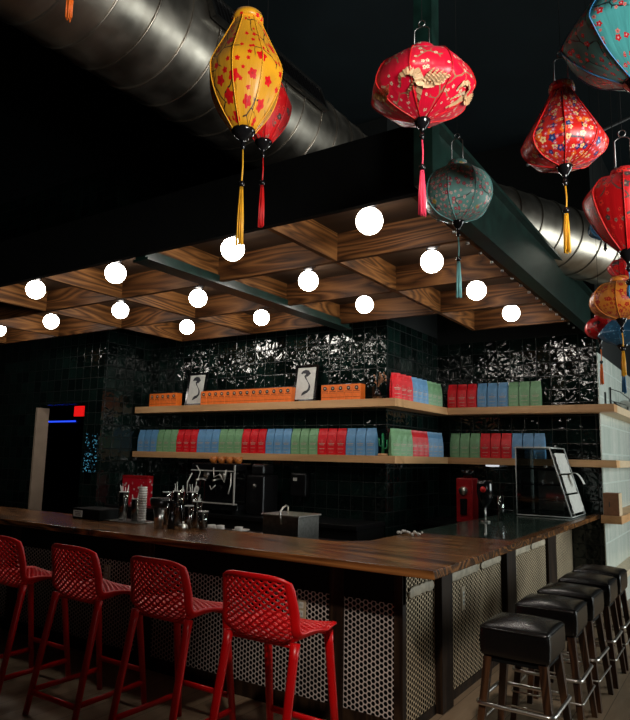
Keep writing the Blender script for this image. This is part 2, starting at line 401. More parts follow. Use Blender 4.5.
# ------------------------------------------------------------------ ceiling feature above the bar
ZB = 3.32; ZT = 3.56; FY = 3.50
sof = thing('ceiling_soffit', 'dark wood coffered panel hanging over the bar, with black front edge', 'ceiling panel')
MB().box((-9.9, FY, ZB-.0), (-1.58, FY+.05, 3.78)).build('front_fascia', m_black, sof)
mb = MB()
mb.box((-9.9, FY+.05, ZT), (-1.58, 5.62, ZT+.03)).box((-6.78, 5.62, ZT), (-1.58, 6.74, ZT+.03)).box((-2.79, 6.74, ZT), (-1.58, 7.86, ZT+.03))
mb.build('coffer_panel', m_coffer, sof)
TH = .045
for y, x0 in ((4.49, -9.9), (5.60, -9.9), (6.72, -6.78), (7.83, -2.79)):
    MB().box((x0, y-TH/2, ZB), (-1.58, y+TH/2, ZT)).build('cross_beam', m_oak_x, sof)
for x, y1 in ((-1.62, 7.83), (-2.77, 7.83), (-5.45, 6.72), (-6.77, 6.72), (-8.10, 5.6), (-9.40, 5.6)):
    ys = [FY+.05, 4.49-TH/2, 4.49+TH/2, 5.60-TH/2, 5.60+TH/2, 6.72-TH/2, 6.72+TH/2, 7.83-TH/2]
    for k in range(0, 8, 2):
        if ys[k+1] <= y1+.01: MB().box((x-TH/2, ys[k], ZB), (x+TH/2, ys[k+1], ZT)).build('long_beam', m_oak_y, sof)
# steel members
sb = thing('steel_beam', 'dark green steel beam crossing the coffered ceiling between the globes', 'beam')
MB().box((-4.20, FY+.05, ZB-.035), (-4.02, 6.9, ZB-.015)).box((-4.17, FY+.05, ZB-.015), (-4.05, 6.9, ZB+.06)).build('flanged_beam', m_steel_green, sb)
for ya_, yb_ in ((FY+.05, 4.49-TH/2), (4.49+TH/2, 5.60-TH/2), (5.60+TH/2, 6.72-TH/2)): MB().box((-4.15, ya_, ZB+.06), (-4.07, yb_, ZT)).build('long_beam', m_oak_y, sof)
eb = thing('edge_beam', 'deep dark green steel beam along the right edge of the ceiling panel', 'beam')
MB().box((-1.56, FY, ZB), (-1.53, Y2-.01, 3.82)).build('web_plate', m_steel_green, eb)
MB().box((-1.58, FY, ZB-.02), (-1.46, Y2-.01, ZB)).box((-1.53, FY, 3.79), (-1.47, Y2-.01, 3.82)).build('flange', m_steel_green, eb)
MB().box((-1.50, FY+.02, ZB), (-1.485, Y2-.02, ZB+.035)).build('angle_strip', m_steel_green, eb)
mb = MB()
for k in range(17): mb.lathe([(1e-6, -.018), (.014, -.018), (.014, 0), (1e-6, 0)], 8, (-1.64, 3.7+k*.28, ZB))
mb.build('bolt_row', m_steel, eb)
po = tag(MB().box((-1.54, 3.36, 3.30), (-1.42, 3.47, 6.12)).build('steel_post', m_steel_green), 'dark green steel post rising above the corner of the ceiling panel', 'post')
br = tag(MB().tube([(-1.2, 4.6, 3.85), (-.55, 5.6, 4.55)], .012, 8).build('brace_rod', m_wire), 'thin steel brace rod running up to the ceiling beside the round duct', 'rod')

# ducts
def duct(name, label, p0, p1, r, seams, sag=0):
    o = thing(name, label, 'duct', (0, 0, 0))
    p0, p1 = Vector(p0), Vector(p1); L = (p1-p0).length; d = (p1-p0)/L
    MB().tube([p0+d*L*k/40 for k in range(41)], r, 64).build('duct_tube', m_duct, o)
    b = Vector((0, 0, 1)); a = d.cross(b).normalized(); pitch = .30; mb = MB(); n = 36
    turns = int(L/pitch); pts = []
    for k in range(turns*n+1):
        an = 2*PI*k/n; pts.append(p0+d*(pitch*k/n)+(a*math.cos(an)+b*math.sin(an))*(r+.004))
    mb.tube(pts, .009, 5); mb.build('spiral_seam', m_duct, o)
    return o
D1 = duct('spiral_duct', 'long round spiral-seamed steel duct crossing the ceiling at upper left', (-3.78, -1, 5.03), (-3.78, 7.0, 5.03), .50, .3)
dv = Vector((.46, .888, -.02)).normalized(); c2 = Vector((-1.53, 7.2, 4.10))
D2 = duct('spiral_duct', 'round spiral-seamed steel duct emerging over the green beam at right', c2-dv*1.3, c2+dv*4.6, .36, .3)
# register on the first duct
rg = thing('air_register', 'long slotted grille on the side of the upper-left duct', 'vent')
ax = Vector((-3.78, 0, 5.03)); nrm = Vector((math.cos(math.radians(20)), 0, math.sin(math.radians(20))))
def onreg(y, s, h): tang = Vector((-nrm.z, 0, nrm.x)); return ax+nrm*(.49+h)+tang*s+Vector((0, y, 0))
def regbox(mb, y0, y1, s0, s1, h0, h1):
    mb.hexa([onreg(y0, s0, h0), onreg(y1, s0, h0), onreg(y1, s1, h0), onreg(y0, s1, h0)], [onreg(y0, s0, h1), onreg(y1, s0, h1), onreg(y1, s1, h1), onreg(y0, s1, h1)])
mb = MB(); regbox(mb, 3.40, 5.00, -.12, .12, .012, .035); mb.build('backing', m_black, rg)
mb = MB()
regbox(mb, 3.40, 5.00, .12, .145, .012, .06); regbox(mb, 3.40, 5.00, -.145, -.12, .012, .06); regbox(mb, 3.37, 3.40, -.145, .145, .012, .06); regbox(mb, 5.00, 5.03, -.145, .145, .012, .06)
mb.build('frame', m_steel, rg)
mb = MB()
for k in range(32): regbox(mb, 3.42+k*.05, 3.43+k*.05, -.12, .12, .035, .05)
mb.build('slats', m_blackmetal, rg)

# ------------------------------------------------------------------ globe lamps
ZG = 3.39
gp = thing('globe_light', 'x', 'ceiling light')
MB().lathe([(1e-6, 0), (.075, 0), (.078, -.012), (.072, -.03), (.05, -.04), (.05, -.06), (1e-6, -.06)], 24, (0, 0, ZT-ZG)).build('canopy', m_blackmetal, gp)
MB().sphere((0, 0, 0), .097, u=32, v=20).build('globe', m_globe, gp)
cols = [(-2.16, 'right-hand'), (-3.45, 'second from the right'), (-4.91, 'third from the right'), (-6.18, 'fourth from the right'), (-7.54, 'fifth from the right'), (-8.76, 'farthest left')]
rows = [(3.95, 'front'), (5.08, 'second'), (6.21, 'third'), (7.39, 'rearmost')]
first = True
for ci, (x, cn) in enumerate(cols):
    for ri, (y, rn) in enumerate(rows):
        if (ci, ri) in ((1, 3), (2, 3), (3, 3), (4, 0), (4, 2), (4, 3), (5, 0), (5, 2), (5, 3)): continue
        place(gp, first, (x, y, ZG), 0, 'glowing white globe lamp, %s row from the front, %s column' % (rn, cn), 'globe lamps in the coffered ceiling'); first = False

# ------------------------------------------------------------------ the bar
XE, YE = -1.508, 3.55
bt = MB(); bt.prism([(-7.6, YE), (XE, YE), (XE, Y2-.01), (XE-.09, Y2-.01), (XE-.09, 5.28), (-2.44, 5.28), (-2.44, 4.50), (-2.62, 4.30), (-7.6, 4.30)], 1.02, 1.07)
o = bt.build('bar_countertop', m_top); bv = o.modifiers.new('b', 'BEVEL'); bv.width = .006; bv.segments = 2
tag(o, 'long dark wooden L-shaped bar top with glossy worn finish', 'countertop')
o = MB().box((-2.44, 5.285, 1.02), (XE-.093, Y2-.01, 1.07), .003).build('stone_countertop', m_stone)
tag(o, 'dark green speckled stone top inset in the right arm of the bar', 'countertop')
bar = thing('bar_counter', 'dark bar base clad in panels of perforated steel between wooden posts', 'bar')
mb = MB(); mb.box((-7.5, 3.88, 0), (-1.88, 4.22, 1.02)); mb.box((-2.35, 4.22, 0), (-1.88, Y2-.02, 1.02)); mb.build('body', m_black, bar)
MB().box((-7.5, 3.84, .79), (-1.84, 3.88, 1.02)).build('apron', m_black, bar)
for x0, x1 in ((-2.27, -1.90), (-4.06, -2.38), (-5.9, -4.23), (-7.5, -6.05)):
    MB().box((x0, 3.85, .10), (x1, 3.875, .79)).build('perforated_panel', m_hex, bar)
for x0, x1 in ((-1.90, -1.84), (-2.38, -2.27), (-4.23, -4.06), (-6.05, -5.9)):
    MB().box((x0, 3.835, 0), (x1, 3.885, 1.02)).build('post', m_post, bar)
MB().box((-7.5, 3.84, 0), (-1.84, 3.88, .10)).build('kick_board', m_post, bar)
for i, (y0, y1) in enumerate(((3.90, 4.37), (4.57, 5.85), (6.12, 7.38), (7.73, 8.68))):
    MB().box((-1.88, y0, .06), (-1.853, y1, .95)).build('perforated_panel', m_hexw, bar)
for y0, y1, x in ((4.37, 4.57, -1.80), (5.85, 6.12, -1.80), (7.38, 7.73, -1.82), (3.885, 3.905, -1.845)):
    MB().box((-1.90, y0, 0), (x, y1, 1.02), .004).build('post', m_post, bar)
MB().box((-1.885, 3.9, 0), (-1.845, Y2-.02, .06)).build('kick_board', m_post, bar)
m_crump = plain('crumpled_trim', (.46, .40, .30), .6, 0, .3, 15, .5)
for y0, y1 in ((3.93, 4.34), (4.60, 5.25), (5.30, 5.82), (6.16, 6.75), (6.8, 7.34)):
    mb = MB(); n = 12; ring = []
    mb.tube([(-1.845+random.uniform(-.004, .004), y0+(y1-y0)*k/n, .845+random.uniform(-.006, .006)) for k in range(n+1)], [.012]+[.036]*(n-1)+[.012], 8, flat=1.0, upv=(0, 0, 1))
    for v in mb.bm.verts: v.co.x = -1.845+(v.co.x+1.845)*.16
    mb.build('rolled_trim', m_crump, bar)
def outlet(loc, rz, label, tall=.125, wd=.075):
    o = thing('power_outlet', label, 'outlet', loc, rz, None)
    MB().box((-wd/2, -.008, -tall/2), (wd/2, 0, tall/2), .003).build('cover_plate', m_plate, o)
    mb = MB()
    for z in (-.028, .028): mb.box((-.016, -.011, z-.02), (.016, -.0075, z+.02), .003)
    mb.build('receptacle', m_paper, o)
    mb = MB()
    for z in (-.028, .028):
        mb.box((-.009, -.0125, z-.006), (-.006, -.0105, z+.008)); mb.box((.006, -.0125, z-.006), (.009, -.0105, z+.008))
    mb.build('slot', m_black, o)
outlet((-2.607, 3.849, .66), 0, 'beige power outlet on the bar front beside the rightmost red stool')
outlet((-4.634, 3.85, .68), 0, 'beige power outlet on the bar front behind the second red stool from the left')
outlet((-1.853, 4.90, .66), PI/2, 'upright outlet plate on the bar side panel nearest the corner', .17)
outlet((-1.853, 6.25, .67), PI/2, 'upright outlet plate on the middle panel of the bar side', .17)

# ------------------------------------------------------------------ red bar chairs
def shell(u, v):
    # u -1..1 across, v 0..1 front edge -> back top
    pts = [(0, .215, .742, .205), (.12, .16, .748, .222), (.28, .04, .735, .235), (.42, -.08, .715, .235), (.52, -.155, .715, .232), (.60, -.20, .755, .228),
           (.72, -.232, .850, .224), (.86, -.258, .960, .215), (1.0, -.280, 1.070, .200)]
    for i in range(len(pts)-1):
        if v <= pts[i+1][0] or i == len(pts)-2:
            def g(j): return Vector(pts[max(0, min(len(pts)-1, j))][1:])
            f = (v-pts[i][0])/(pts[i+1][0]-pts[i][0])
            p0, p1, p2, p3 = g(i-1), g(i), g(i+1), g(i+2)
            q = .5*((2*p1)+(p2-p0)*f+(2*p0-5*p1+4*p2-p3)*f*f+(3*p1-p0-3*p2+p3)*f**3); break
    y, z, hw = q
    back = max(0, min(1, (v-.5)/.25)); seat = 1-back
    x = u*hw
    y += back*.060*abs(u)**2.4
    z += seat*.020*abs(u)**2 + math.sin(PI*min(1, max(0, (v-.25)/.45)))*.055*abs(u)**5
    if v > .9: z -= (v-.9)/.1*.035*abs(u)**4
    return Vector((x, y, z))
def make_chair():
    ch = thing('bar_chair', 'x', 'bar stool')
    mb = MB(); nu, nv = 18, 44; V = {}
    for i in range(nu+1):
        for j in range(nv+1):
            if (i+j) % 2 == 0: V[i, j] = mb.v(shell(-.93+1.86*i/nu, .03+.94*j/nv))
    for i in range(1, nu):
        for j in range(1, nv):
            if (i+j) % 2 == 1: mb.bm.faces.new((V[i, j-1], V[i+1, j], V[i, j+1], V[i-1, j]))
    lat = mb.build('woven_seat_shell', m_redp, ch, fix=False)
    wf = lat.modifiers.new('w', 'WIREFRAME'); wf.thickness = .0175; wf.use_even_offset = False; wf.use_boundary = True
    sb_ = lat.modifiers.new('s', 'SUBSURF'); sb_.levels = 1; sb_.render_levels = 1
    # rim
    path = []
    for k in range(13): path.append((-1+2*k/12, 0.0))
    for k in range(1, 30): path.append((1, k/30))
    for k in range(13): path.append((1-2*k/12, 1.0))
    for k in range(1, 30): path.append((-1, 1-k/30))
    mb = MB(); rows_ = []
    n = len(path)
    def inward(u, v, d):
        uu = u*(1-d/.22) if abs(u) > .01 else u
        uu = max(-1+d/.22, min(1-d/.22, u)); vv = max(d/.85, min(1-d/.85, v)); return uu, vv
    for (u, v) in path:
        A = shell(u, v); iu, iv = inward(u, v, .036); B = shell(iu, iv)
        d = (B-A); e = 1e-3
        nn = (shell(iu+e, iv)-shell(iu-e, iv)).cross(shell(iu, iv+e)-shell(iu, iv-e)).normalized()
        mid = (A+B)/2; w_ = d.length/2; dd = d.normalized(); ring = []
        for k in range(10):
            a = 2*PI*k/10; ring.append(mb.v(mid+dd*math.cos(a)*(w_+.004)+nn*math.sin(a)*.0105))
        rows_.append(ring)
    for i in range(n):
        A, B = rows_[i], rows_[(i+1) % n]
        for k in range(10):
            f = mb.bm.faces.new((A[k], A[(k+1) % 10], B[(k+1) % 10], B[k])); f.smooth = True
    mb.build('rim', m_redp, ch)
    legs = {}
    for sx in (-1, 1):
        for nm, (tx, ty, tz), (bx, by) in (('front', (.185, .165, .735), (.205, .255)), ('back', (.195, -.165, .735), (.212, -.315))):
            p0 = Vector((sx*tx, ty, tz)); p1 = Vector((sx*bx, by, 0)); legs[sx, nm] = (p0, p1)
            MB().tube([p0, p0.lerp(p1, .1), p0.lerp(p1, .5), p1], [.025, .0225, .021, .018], 12).build('leg', m_redp, ch)
    def at(k, z): p0, p1 = legs[k]; return p0.lerp(p1, (p0.z-z)/p0.z)
    for a, b, z in (((-1, 'front'), (1, 'front'), .22), ((-1, 'back'), (1, 'back'), .13), ((-1, 'front'), (-1, 'back'), .14), ((1, 'front'), (1, 'back'), .14)):
        MB().tube([at(a, z), at(b, z)], .014, 8, flat=1.3).build('footrest', m_redp, ch)
    MB().tube([(-.185, .15, .722), (.185, .15, .722)], .012, 8).build('under_frame', m_redp, ch)
    MB().tube([(-.19, -.15, .712), (.19, -.15, .712)], .012, 8).build('under_frame', m_redp, ch)
    return ch
ch = make_chair()
for i, (x, y, rz, nm) in enumerate(((-2.215, 3.055, .0, 'rightmost of the row, nearest the bar corner'), (-2.975, 3.065, .0, 'second from the right, one back from the bar corner'),
        (-3.78, 3.075, .0, 'third from the right, beside the leftmost one'), (-4.60, 3.07, .0, 'leftmost of the row, cut off by the left edge'))):
    ch.scale = (1.14, 1.02, 1.015)
    place(ch, i == 0, (x, y, 0), rz, 'red woven-back bar stool, ' + nm, 'red bar stools along the front of the bar')

# ------------------------------------------------------------------ black leather stools
def make_stool():
    st = thing('bar_stool', 'x', 'bar stool')
    mb = MB(); n = 10; a = .194; V = {}
    mb.box((-a, -a, .585), (a, a, .755), .022, seg=4)
    top = [v for v in mb.bm.verts if v.co.z > .70]
    bmesh.ops.subdivide_edges(mb.bm, edges=[e for e in mb.bm.edges if e.calc_length() > .1], cuts=7, use_grid_fill=True)
    for v in mb.bm.verts:
        x, y = v.co.x/a, v.co.y/a
        if v.co.z > .74: v.co.z += .030*(1-min(1, abs(x))**2.5)*(1-min(1, abs(y))**2.5)
        k = 1+.03*math.sin(PI*(v.co.z-.585)/.17); v.co.x *= k; v.co.y *= k
    for f in mb.bm.faces: f.smooth = True
    mb.build('cushion', m_leather, st)
    def ring(z, h, r=.03, n=5):
        pts = []
        for cx, cy, a0 in ((1, 1, 0), (-1, 1, 90), (-1, -1, 180), (1, -1, 270)):
            for k in range(n+1):
                an = math.radians(a0+90*k/n); pts.append((cx*(h-r)+r*math.cos(an), cy*(h-r)+r*math.sin(an), z))
        return pts
    MB().tube(ring(.738, a+.003), .0045, 6, closed=True).build('piping', m_leather, st)
    MB().box((-.17, -.17, .555), (.17, .17, .59)).build('seat_frame', m_black, st)
    for sx in (-1, 1):
        for sy in (-1, 1):
            MB().bar((sx*.215, sy*.215, 0), (sx*.155, sy*.155, .58), .034, .034, .046, .046).build('leg', m_leg, st)
    MB().tube(ring(.33, .212, .035), .0115, 10, closed=True).build('footrest_ring', m_chrome, st)
    MB().tube(ring(.20, .222, .02), .006, 8, closed=True).build('lower_rail', m_chrome, st)
    return st
st = make_stool()
SP = [4.034, 4.744, 5.284, 5.874, 6.404]
for i, y in enumerate(SP):
    place(st, i == 0, (-1.158+(.0, -.007, .002, .012, .013)[i], y, 0), (.0, .02, -.015, .01, 0)[i],
          'square black leather bar stool, ' + ('nearest the camera', 'second from the camera', 'middle of the five', 'fourth from the camera', 'farthest, by the pale wall')[i], 'black leather stools beside the bar')

# ------------------------------------------------------------------ shelves
def shelf(name, label, z0, z1, xr_ret):
    s = thing(name, label, 'shelf')
    MB().box((-7.82, 6.83, z0), (-3.375, Y1, z1), .002).build('board', m_shelf, s)
    MB().box((XC, Y1, z0), (-3.375, 8.45, z1), .002).build('board', m_shelf_y, s)
    MB().box((XC, 8.45, z0), (-1.27, Y2-.008, z1), .002).build('board', m_shelf, s)
    MB().box((XR, Y2-.008, z0), (-1.27, xr_ret, z1), .002).build('board', m_kraft2, s)
    return s
shelf('wall_shelf', 'upper pale oak wall shelf stepping around the tiled column', 2.30, 2.395, 12.5)
shelf('wall_shelf', 'lower pale oak wall shelf stepping around the tiled column', 1.635, 1.722, 12.5)
s = thing('wall_shelf', 'short pale wooden shelf at bar height by the pale wall corner', 'shelf')
MB().box((-1.475+.01, 8.42, .985), (-1.24, Y2-.0, 1.075), .002).box((XR, Y2, .985), (-1.24, 12, 1.075)).build('board', m_shelf_y, s)

# ------------------------------------------------------------------ coffee pouches
def make_pouch(colname):
    p = thing('coffee_pouch', 'x', 'pouch')
    mb = MB(); W, D, Hh = .066, .038, .325
    prof = [(0, .94, 1), (.05, 1, 1), (.5, .99, .92), (.75, .97, .62), (.88, .95, .25), (.93, .94, .10), (1, .94, .07)]
    rings = []
    for t_, kw, kd in prof:
        z = t_*Hh; ring = []
        for cx, cy in ((-1, -1), (-.5, -1.04), (0, -1.08), (.5, -1.04), (1, -1), (.9, 0), (1, 1), (.5, 1.04), (0, 1.08), (-.5, 1.04), (-1, 1), (-.9, 0)):
            ring.append(mb.v((cx*W*kw, cy*D*kd+random.uniform(-.0015, .0015), z)))
        rings.append(ring)
    for i in range(len(rings)-1):
        for k in range(12): mb.bm.faces.new((rings[i][k], rings[i][(k+1) % 12], rings[i+1][(k+1) % 12], rings[i+1][k]))
    mb.bm.faces.new(rings[0][::-1]); mb.bm.faces.new(rings[-1])
    mb.build('pouch_body', m_bags[colname], p)
    mb = MB()
    def q(x0, x1, z0, z1):
        y = -.0425; mb.box((x0, y-.001, z0), (x1, y+.001, z1))
    q(-.045, .045, .135, .142); q(-.035, .035, .118, .124); q(-.04, .04, .07, .075)
    for k in range(7):
        an = PI*2*k/7; q(-.002+.014*math.cos(an), .002+.014*math.cos(an), .165+.014*math.sin(an), .169+.014*math.sin(an))
    q(-.03, .03, .03, .033)
    mb.build('printed_label', m_pale, p)
    p['_c'] = colname
    return p
pouches = {c: make_pouch(c) for c in m_bags}; used = set()
def row(colors, p0, step, rz, where, group):
    n_of = {}
    tot = {c: colors.count(c) for c in colors}
    for i, c in enumerate(colors):
        for k in range(3):
            j = i*3+k; x, y, z = p0[0]+step[0]*j, p0[1]+step[1]*j, p0[2]
            n = n_of.get(c, 0)
            trio = ('the %s %s trio from left' % (ORD[n], c)) if tot[c] > 1 else 'the %s trio' % c
            place(pouches[c], c not in used, (x, y, z), rz+random.uniform(-.05, .05), '%s coffee pouch, %s of %s, %s' % (c, ('left', 'middle', 'right')[k], trio, where), group)
            used.add(c)
        n_of[c] = n_of.get(c, 0)+1
row(['blue', 'green', 'red', 'blue', 'green', 'red', 'blue', 'green', 'red', 'blue'], (-7.72, 6.93, 1.722), (.1375, 0), 0, 'long lower shelf', 'coffee pouches on the long lower shelf')
row(['green', 'red', 'blue'], (-3.475, 7.03, 1.722), (0, .163), .98, 'lower shelf beside the column', 'coffee pouches on the lower column shelf')
row(['red', 'blue', 'green'], (-3.475, 7.05, 2.395), (0, .158), .98, 'upper shelf beside the column', 'coffee pouches on the upper column shelf')
row(['red', 'blue', 'green'], (-3.33, 8.54, 2.395), (.141, 0), 0, 'upper shelf at the back', 'coffee pouches on the upper back shelf')
row(['green', 'red', 'blue'], (-3.30, 8.54, 1.722), (.141, 0), 0, 'lower shelf at the back', 'coffee pouches on the lower back shelf')
for p in pouches.values(): 
    if '_c' in p: del p['_c']
for o in C.objects:
    if '_c' in o: del o['_c']

# orange boxes
ob = thing('orange_box', 'x', 'box')
MB().box((-.0555, -.06, 0), (.0555, .06, .195), .002).build('carton', m_orange, ob)
e = MB().lathe([(1e-6, .0615), (.026, .0615), (.026, .0600), (1e-6, .0600)], 20).build('round_emblem', m_emblem, ob)
for v in e.data.vertices: x, y, z = v.co; v.co = (x, -z, y+.148)
mb = MB(); mb.lathe([(1e-6, .0625), (.011, .0625), (.011, .061), (1e-6, .061)], 12); ec = mb.build('emblem_centre', m_pale, e)
for v in ec.data.vertices: x, y, z = v.co; v.co = (x, -z, y+.148)
MB().box((-.045, -.0615, .105), (.045, -.060, .114)).box((-.055, -.0615, .035), (.055, -.060, .040)).box((-.055, -.0615, .088), (.055, -.060, .091)).build('printed_band', m_band, ob)
cnt = 0
for n, x0, nm in ((5, -7.50, 'left group of five'), (14, -6.44, 'long group between two frames'), (5, -4.375, 'right group of five')):
    for k in range(n):
        place(ob, cnt == 0, (x0+k*.1145, 6.93, 2.395), 0, 'orange carton with round emblem, %s from left, %s' % (ORD[k], nm), 'orange cartons on the upper shelf'); cnt += 1

# framed maps
def frame(x, wd, label):
    f = thing('picture_frame', label, 'picture frame', (x, 6.94, 2.395), 0)
    lean = Matrix.Rotation(math.radians(-9), 4, 'X'); Hh = .50
    mb = MB()
    b = .035
    for a_, c_ in (((-wd/2, 0, 0), (wd/2, .02, b)), ((-wd/2, 0, Hh-b), (wd/2, .02, Hh)), ((-wd/2, 0, b), (-wd/2+b, .02, Hh-b)), ((wd/2-b, 0, b), (wd/2, .02, Hh-b))): mb.box(a_, c_)
    mb.box((-wd/2+b, .012, b), (wd/2-b, .018, Hh-b))
    mb.bm.transform(lean); mb.build('frame', m_gloss_black, f)
    mb = MB().box((-wd/2+b, .006, b), (wd/2-b, .010, Hh-b)); mb.bm.transform(lean); pr = mb.build('print', m_paper, f)
    # narrow S-shaped country map
    line = [(-.075, .385, .012), (-.05, .405, .022), (-.02, .41, .030), (.02, .405, .026), (.045, .385, .014), (.01, .365, .026), (-.015, .345, .018), (-.005, .32, .010), (.012, .295, .006), (.032, .265, .006), (.05, .235, .010), (.058, .20, .014), (.052, .165, .017), (.03, .14, .018), (-.005, .125, .022), (-.03, .105, .016), (-.042, .085, .004)]
    mb = MB(); k = wd/.32
    pts = [Vector((x_*k, 0.0045, z_)) for x_, z_, r_ in line]
    L = []; R_ = []
    for i, p in enumerate(pts):
        tt = (pts[min(i+1, len(pts)-1)]-pts[max(0, i-1)]).normalized(); nn = Vector((-tt.z, 0, tt.x)); r = line[i][2]*random.uniform(.8, 1.15)
        L.append(mb.v(p+nn*r)); R_.append(mb.v(p-nn*r))
    for i in range(len(pts)-1): mb.bm.faces.new((L[i], L[i+1], R_[i+1], R_[i]))
    mb.bm.transform(lean); mb.build('map_print', m_emblem, pr)
    return f
frame(-6.70, .37, 'black framed map print leaning among the orange cartons, left one')
frame(-4.75, .36, 'black framed map print leaning beside the right group of cartons')

# plants on shelves
p = thing('flower_holder', 'small dark vase of dried blossoms on a wooden base, upper shelf corner', 'plant', (-3.67, 6.95, 2.395))
MB().lathe([(1e-6, 0), (.055, 0), (.055, .03), (1e-6, .03)], 20).build('base', m_oak_y, p)
MB().lathe([(1e-6, .03), (.03, .03), (.045, .07), (.02, .12), (.014, .15), (1e-6, .15)], 16).build('vase', m_gloss_black, p)
mb = MB(); random.seed(3)
for k in range(9):
    a = random.uniform(0, 6.3); r = random.uniform(.03, .09); z = random.uniform(.2, .34); tip = Vector((r*math.cos(a)+.03, r*math.sin(a)*.5, z))
    mb.tube([(0, 0, .13), (tip.x*.4, tip.y*.4, .2), tip], .002, 5); mb.sphere(tip, .012, u=6, v=4); mb.sphere(tip*.9+Vector((.01, 0, .01)), .009, u=6, v=4)
mb.build('dried_stems', m_twig, p)
p = thing('cactus_ornament', 'small green cactus ornament on a round wooden base, lower shelf corner', 'ornament', (-3.60, 6.96, 1.722))
MB().lathe([(1e-6, 0), (.06, 0), (.06, .025), (1e-6, .025)], 20).build('base', m_shelf, p)
MB().tube([(0, 0, .02), (0, 0, .25)], [.018, .016], 10).sphere((0, 0, .25), .016, u=10, v=6).tube([(0, 0, .08), (.05, 0, .09), (.055, 0, .12), (.055, 0, .19)], .010, 8).tube([(0, 0, .11), (-.045, 0, .12), (-.05, 0, .15), (-.05, 0, .21)], .010, 8).build('cactus_stem', m_cactus, p)

# ------------------------------------------------------------------ back counter and equipment
bc = thing('back_counter', 'black equipment counter against the tiled wall behind the bar', 'counter')
MB().box((-7.84, 6.42, 0), (-3.64, Y1-.002, .90)).build('cabinet_body', m_black, bc)
MB().box((-7.84, 6.38, .90), (-3.62, Y1-.002, .945), .004).build('worktop', m_blackmetal, bc)
bc2 = thing('side_counter', 'black counter under the lower shelf at the back right', 'counter')
MB().box((-3.60, 7.98, 0), (-2.50, Y2-.002, .86)).build('cabinet_body', m_black, bc2)
MB().box((-3.60, 7.94, .86), (-2.48, Y2-.002, .90), .004).build('worktop', m_blackmetal, bc2)

es = thing('espresso_machine', 'black and chrome espresso machine with exposed pipework', 'espresso machine', (-5.78, 6.62, .945))
MB().box((-.40, -.18, .05), (.40, .20, .12), .01).box((-.36, .02, .12), (.36, .20, .62), .012).box((-.40, -.20, .54), (.36, .20, .64), .015).build('body', m_gloss_black, es)
for x in (-.2, .08):
    mb = MB(); mb.lathe([(1e-6, .54), (.05, .54), (.05, .47), (.036, .46), (.036, .43), (1e-6, .43)], 18, (x, -.10, 0)); mb.tube([(x, -.13, .445), (x, -.24, .43), (x, -.30, .42)], [.012, .013, .015], 8)
    mb.build('group_head', m_chrome, es)
mb = MB()
random.seed(11)
mb.tube([(-.38, -.20, .50), (-.42, -.24, .38), (-.40, -.26, .24)], .008, 8); mb.tube([(.30, -.20, .52), (.33, -.24, .38), (.31, -.26, .26)], .008, 8)
mb.tube([(-.30, -.205, .60), (-.22, -.215, .52), (-.25, -.215, .44), (-.12, -.215, .42)], .007, 8)
mb.tube([(.0, -.205, .58), (.02, -.215, .46), (.12, -.215, .50), (.2, -.215, .40), (.22, -.21, .56)], .007, 8)
mb.tube([(-.05, -.21, .35), (-.02, -.21, .30), (.05, -.21, .36)], .007, 8)
mb.box((-.40, -.2, .125), (.40, -.185, .140)); mb.box((.345, -.205, .12), (.36, -.19, .62)); mb.box((-.40, -.205, .535), (.36, -.198, .548))
mb.build('pipework', plain('bright_pipe', (.7, .68, .64), .35, .35), es)
g_ = MB().lathe([(1e-6, .012), (.035, .012), (.038, 0), (1e-6, 0)], 16, (0, 0, 0)).build('gauge', m_white, es)
for v in g_.data.vertices: x, y, z = v.co; v.co = (x-.28, -.2-z, y+.30)
MB().box((-.38, -.19, 0), (-.33, .18, .05)).box((.33, -.19, 0), (.38, .18, .05)).build('foot', m_black, es)
am = [(-.33, 'left'), (-.21, 'second'), (-.09, 'third'), (.03, 'fourth')]
cup = thing('patterned_cup', 'x', 'cup')
MB().lathe([(1e-6, 0), (.035, 0), (.05, .03), (.055, .085), (.05, .085), (.045, .03), (1e-6, .012)], 18).build('bowl', m_amber, cup)
for i, (dx, nm) in enumerate(am): place(cup, i == 0, (-5.53+dx+.02*i, 6.50, 1.586), 0, 'amber and black patterned cup on the espresso machine, %s from the left' % nm, 'cups on the espresso machine')

gr = thing('coffee_grinder', 'tall black grinder box right of the espresso machine', 'grinder', (-5.24, 6.76, .945))
MB().box((-.14, -.16, 0), (.14, .16, .50), .02).box((-.10, -.12, .50), (.10, .12, .64), .03).build('housing', m_blackmetal, gr)
kn_ = MB().lathe([(1e-6, 0), (.03, 0), (.03, .02), (1e-6, .02)], 14, (0, 0, 0)).build('knob', m_steel, gr)
for v in kn_.data.vertices: x, y, z = v.co; v.co = (x, -.16-z, y+.36)

sk = thing('rinse_sink', 'small stainless steel rinsing sink with curved tap', 'sink', (-3.55, 5.02, .93))
MB().box((-.20, -.16, 0), (.20, .18, .225), .006).build('basin', m_steel, sk)
MB().box((-.215, -.175, .225), (.215, .195, .24), .004).build('rim', m_chrome, sk)
MB().tube([(-.03, .0, .24), (-.03, .0, .30), (-.01, -.06, .315), (.0, -.12, .30), (.0, -.17, .26), (.03, -.185, .16)], .009, 10).build('tap', m_chrome, sk)
sd = thing('soap_dispenser', 'black soap dispenser mounted on the dark tiled wall above the sink', 'dispenser', (-4.83, Y1-.002, 1.18))
MB().box((-.12, -.11, 0), (.12, 0, .30), .02).build('housing', m_blackmetal, sd)
MB().box((-.07, -.113, .20), (-.01, -.109, .24)).build('label_window', m_white, sd)

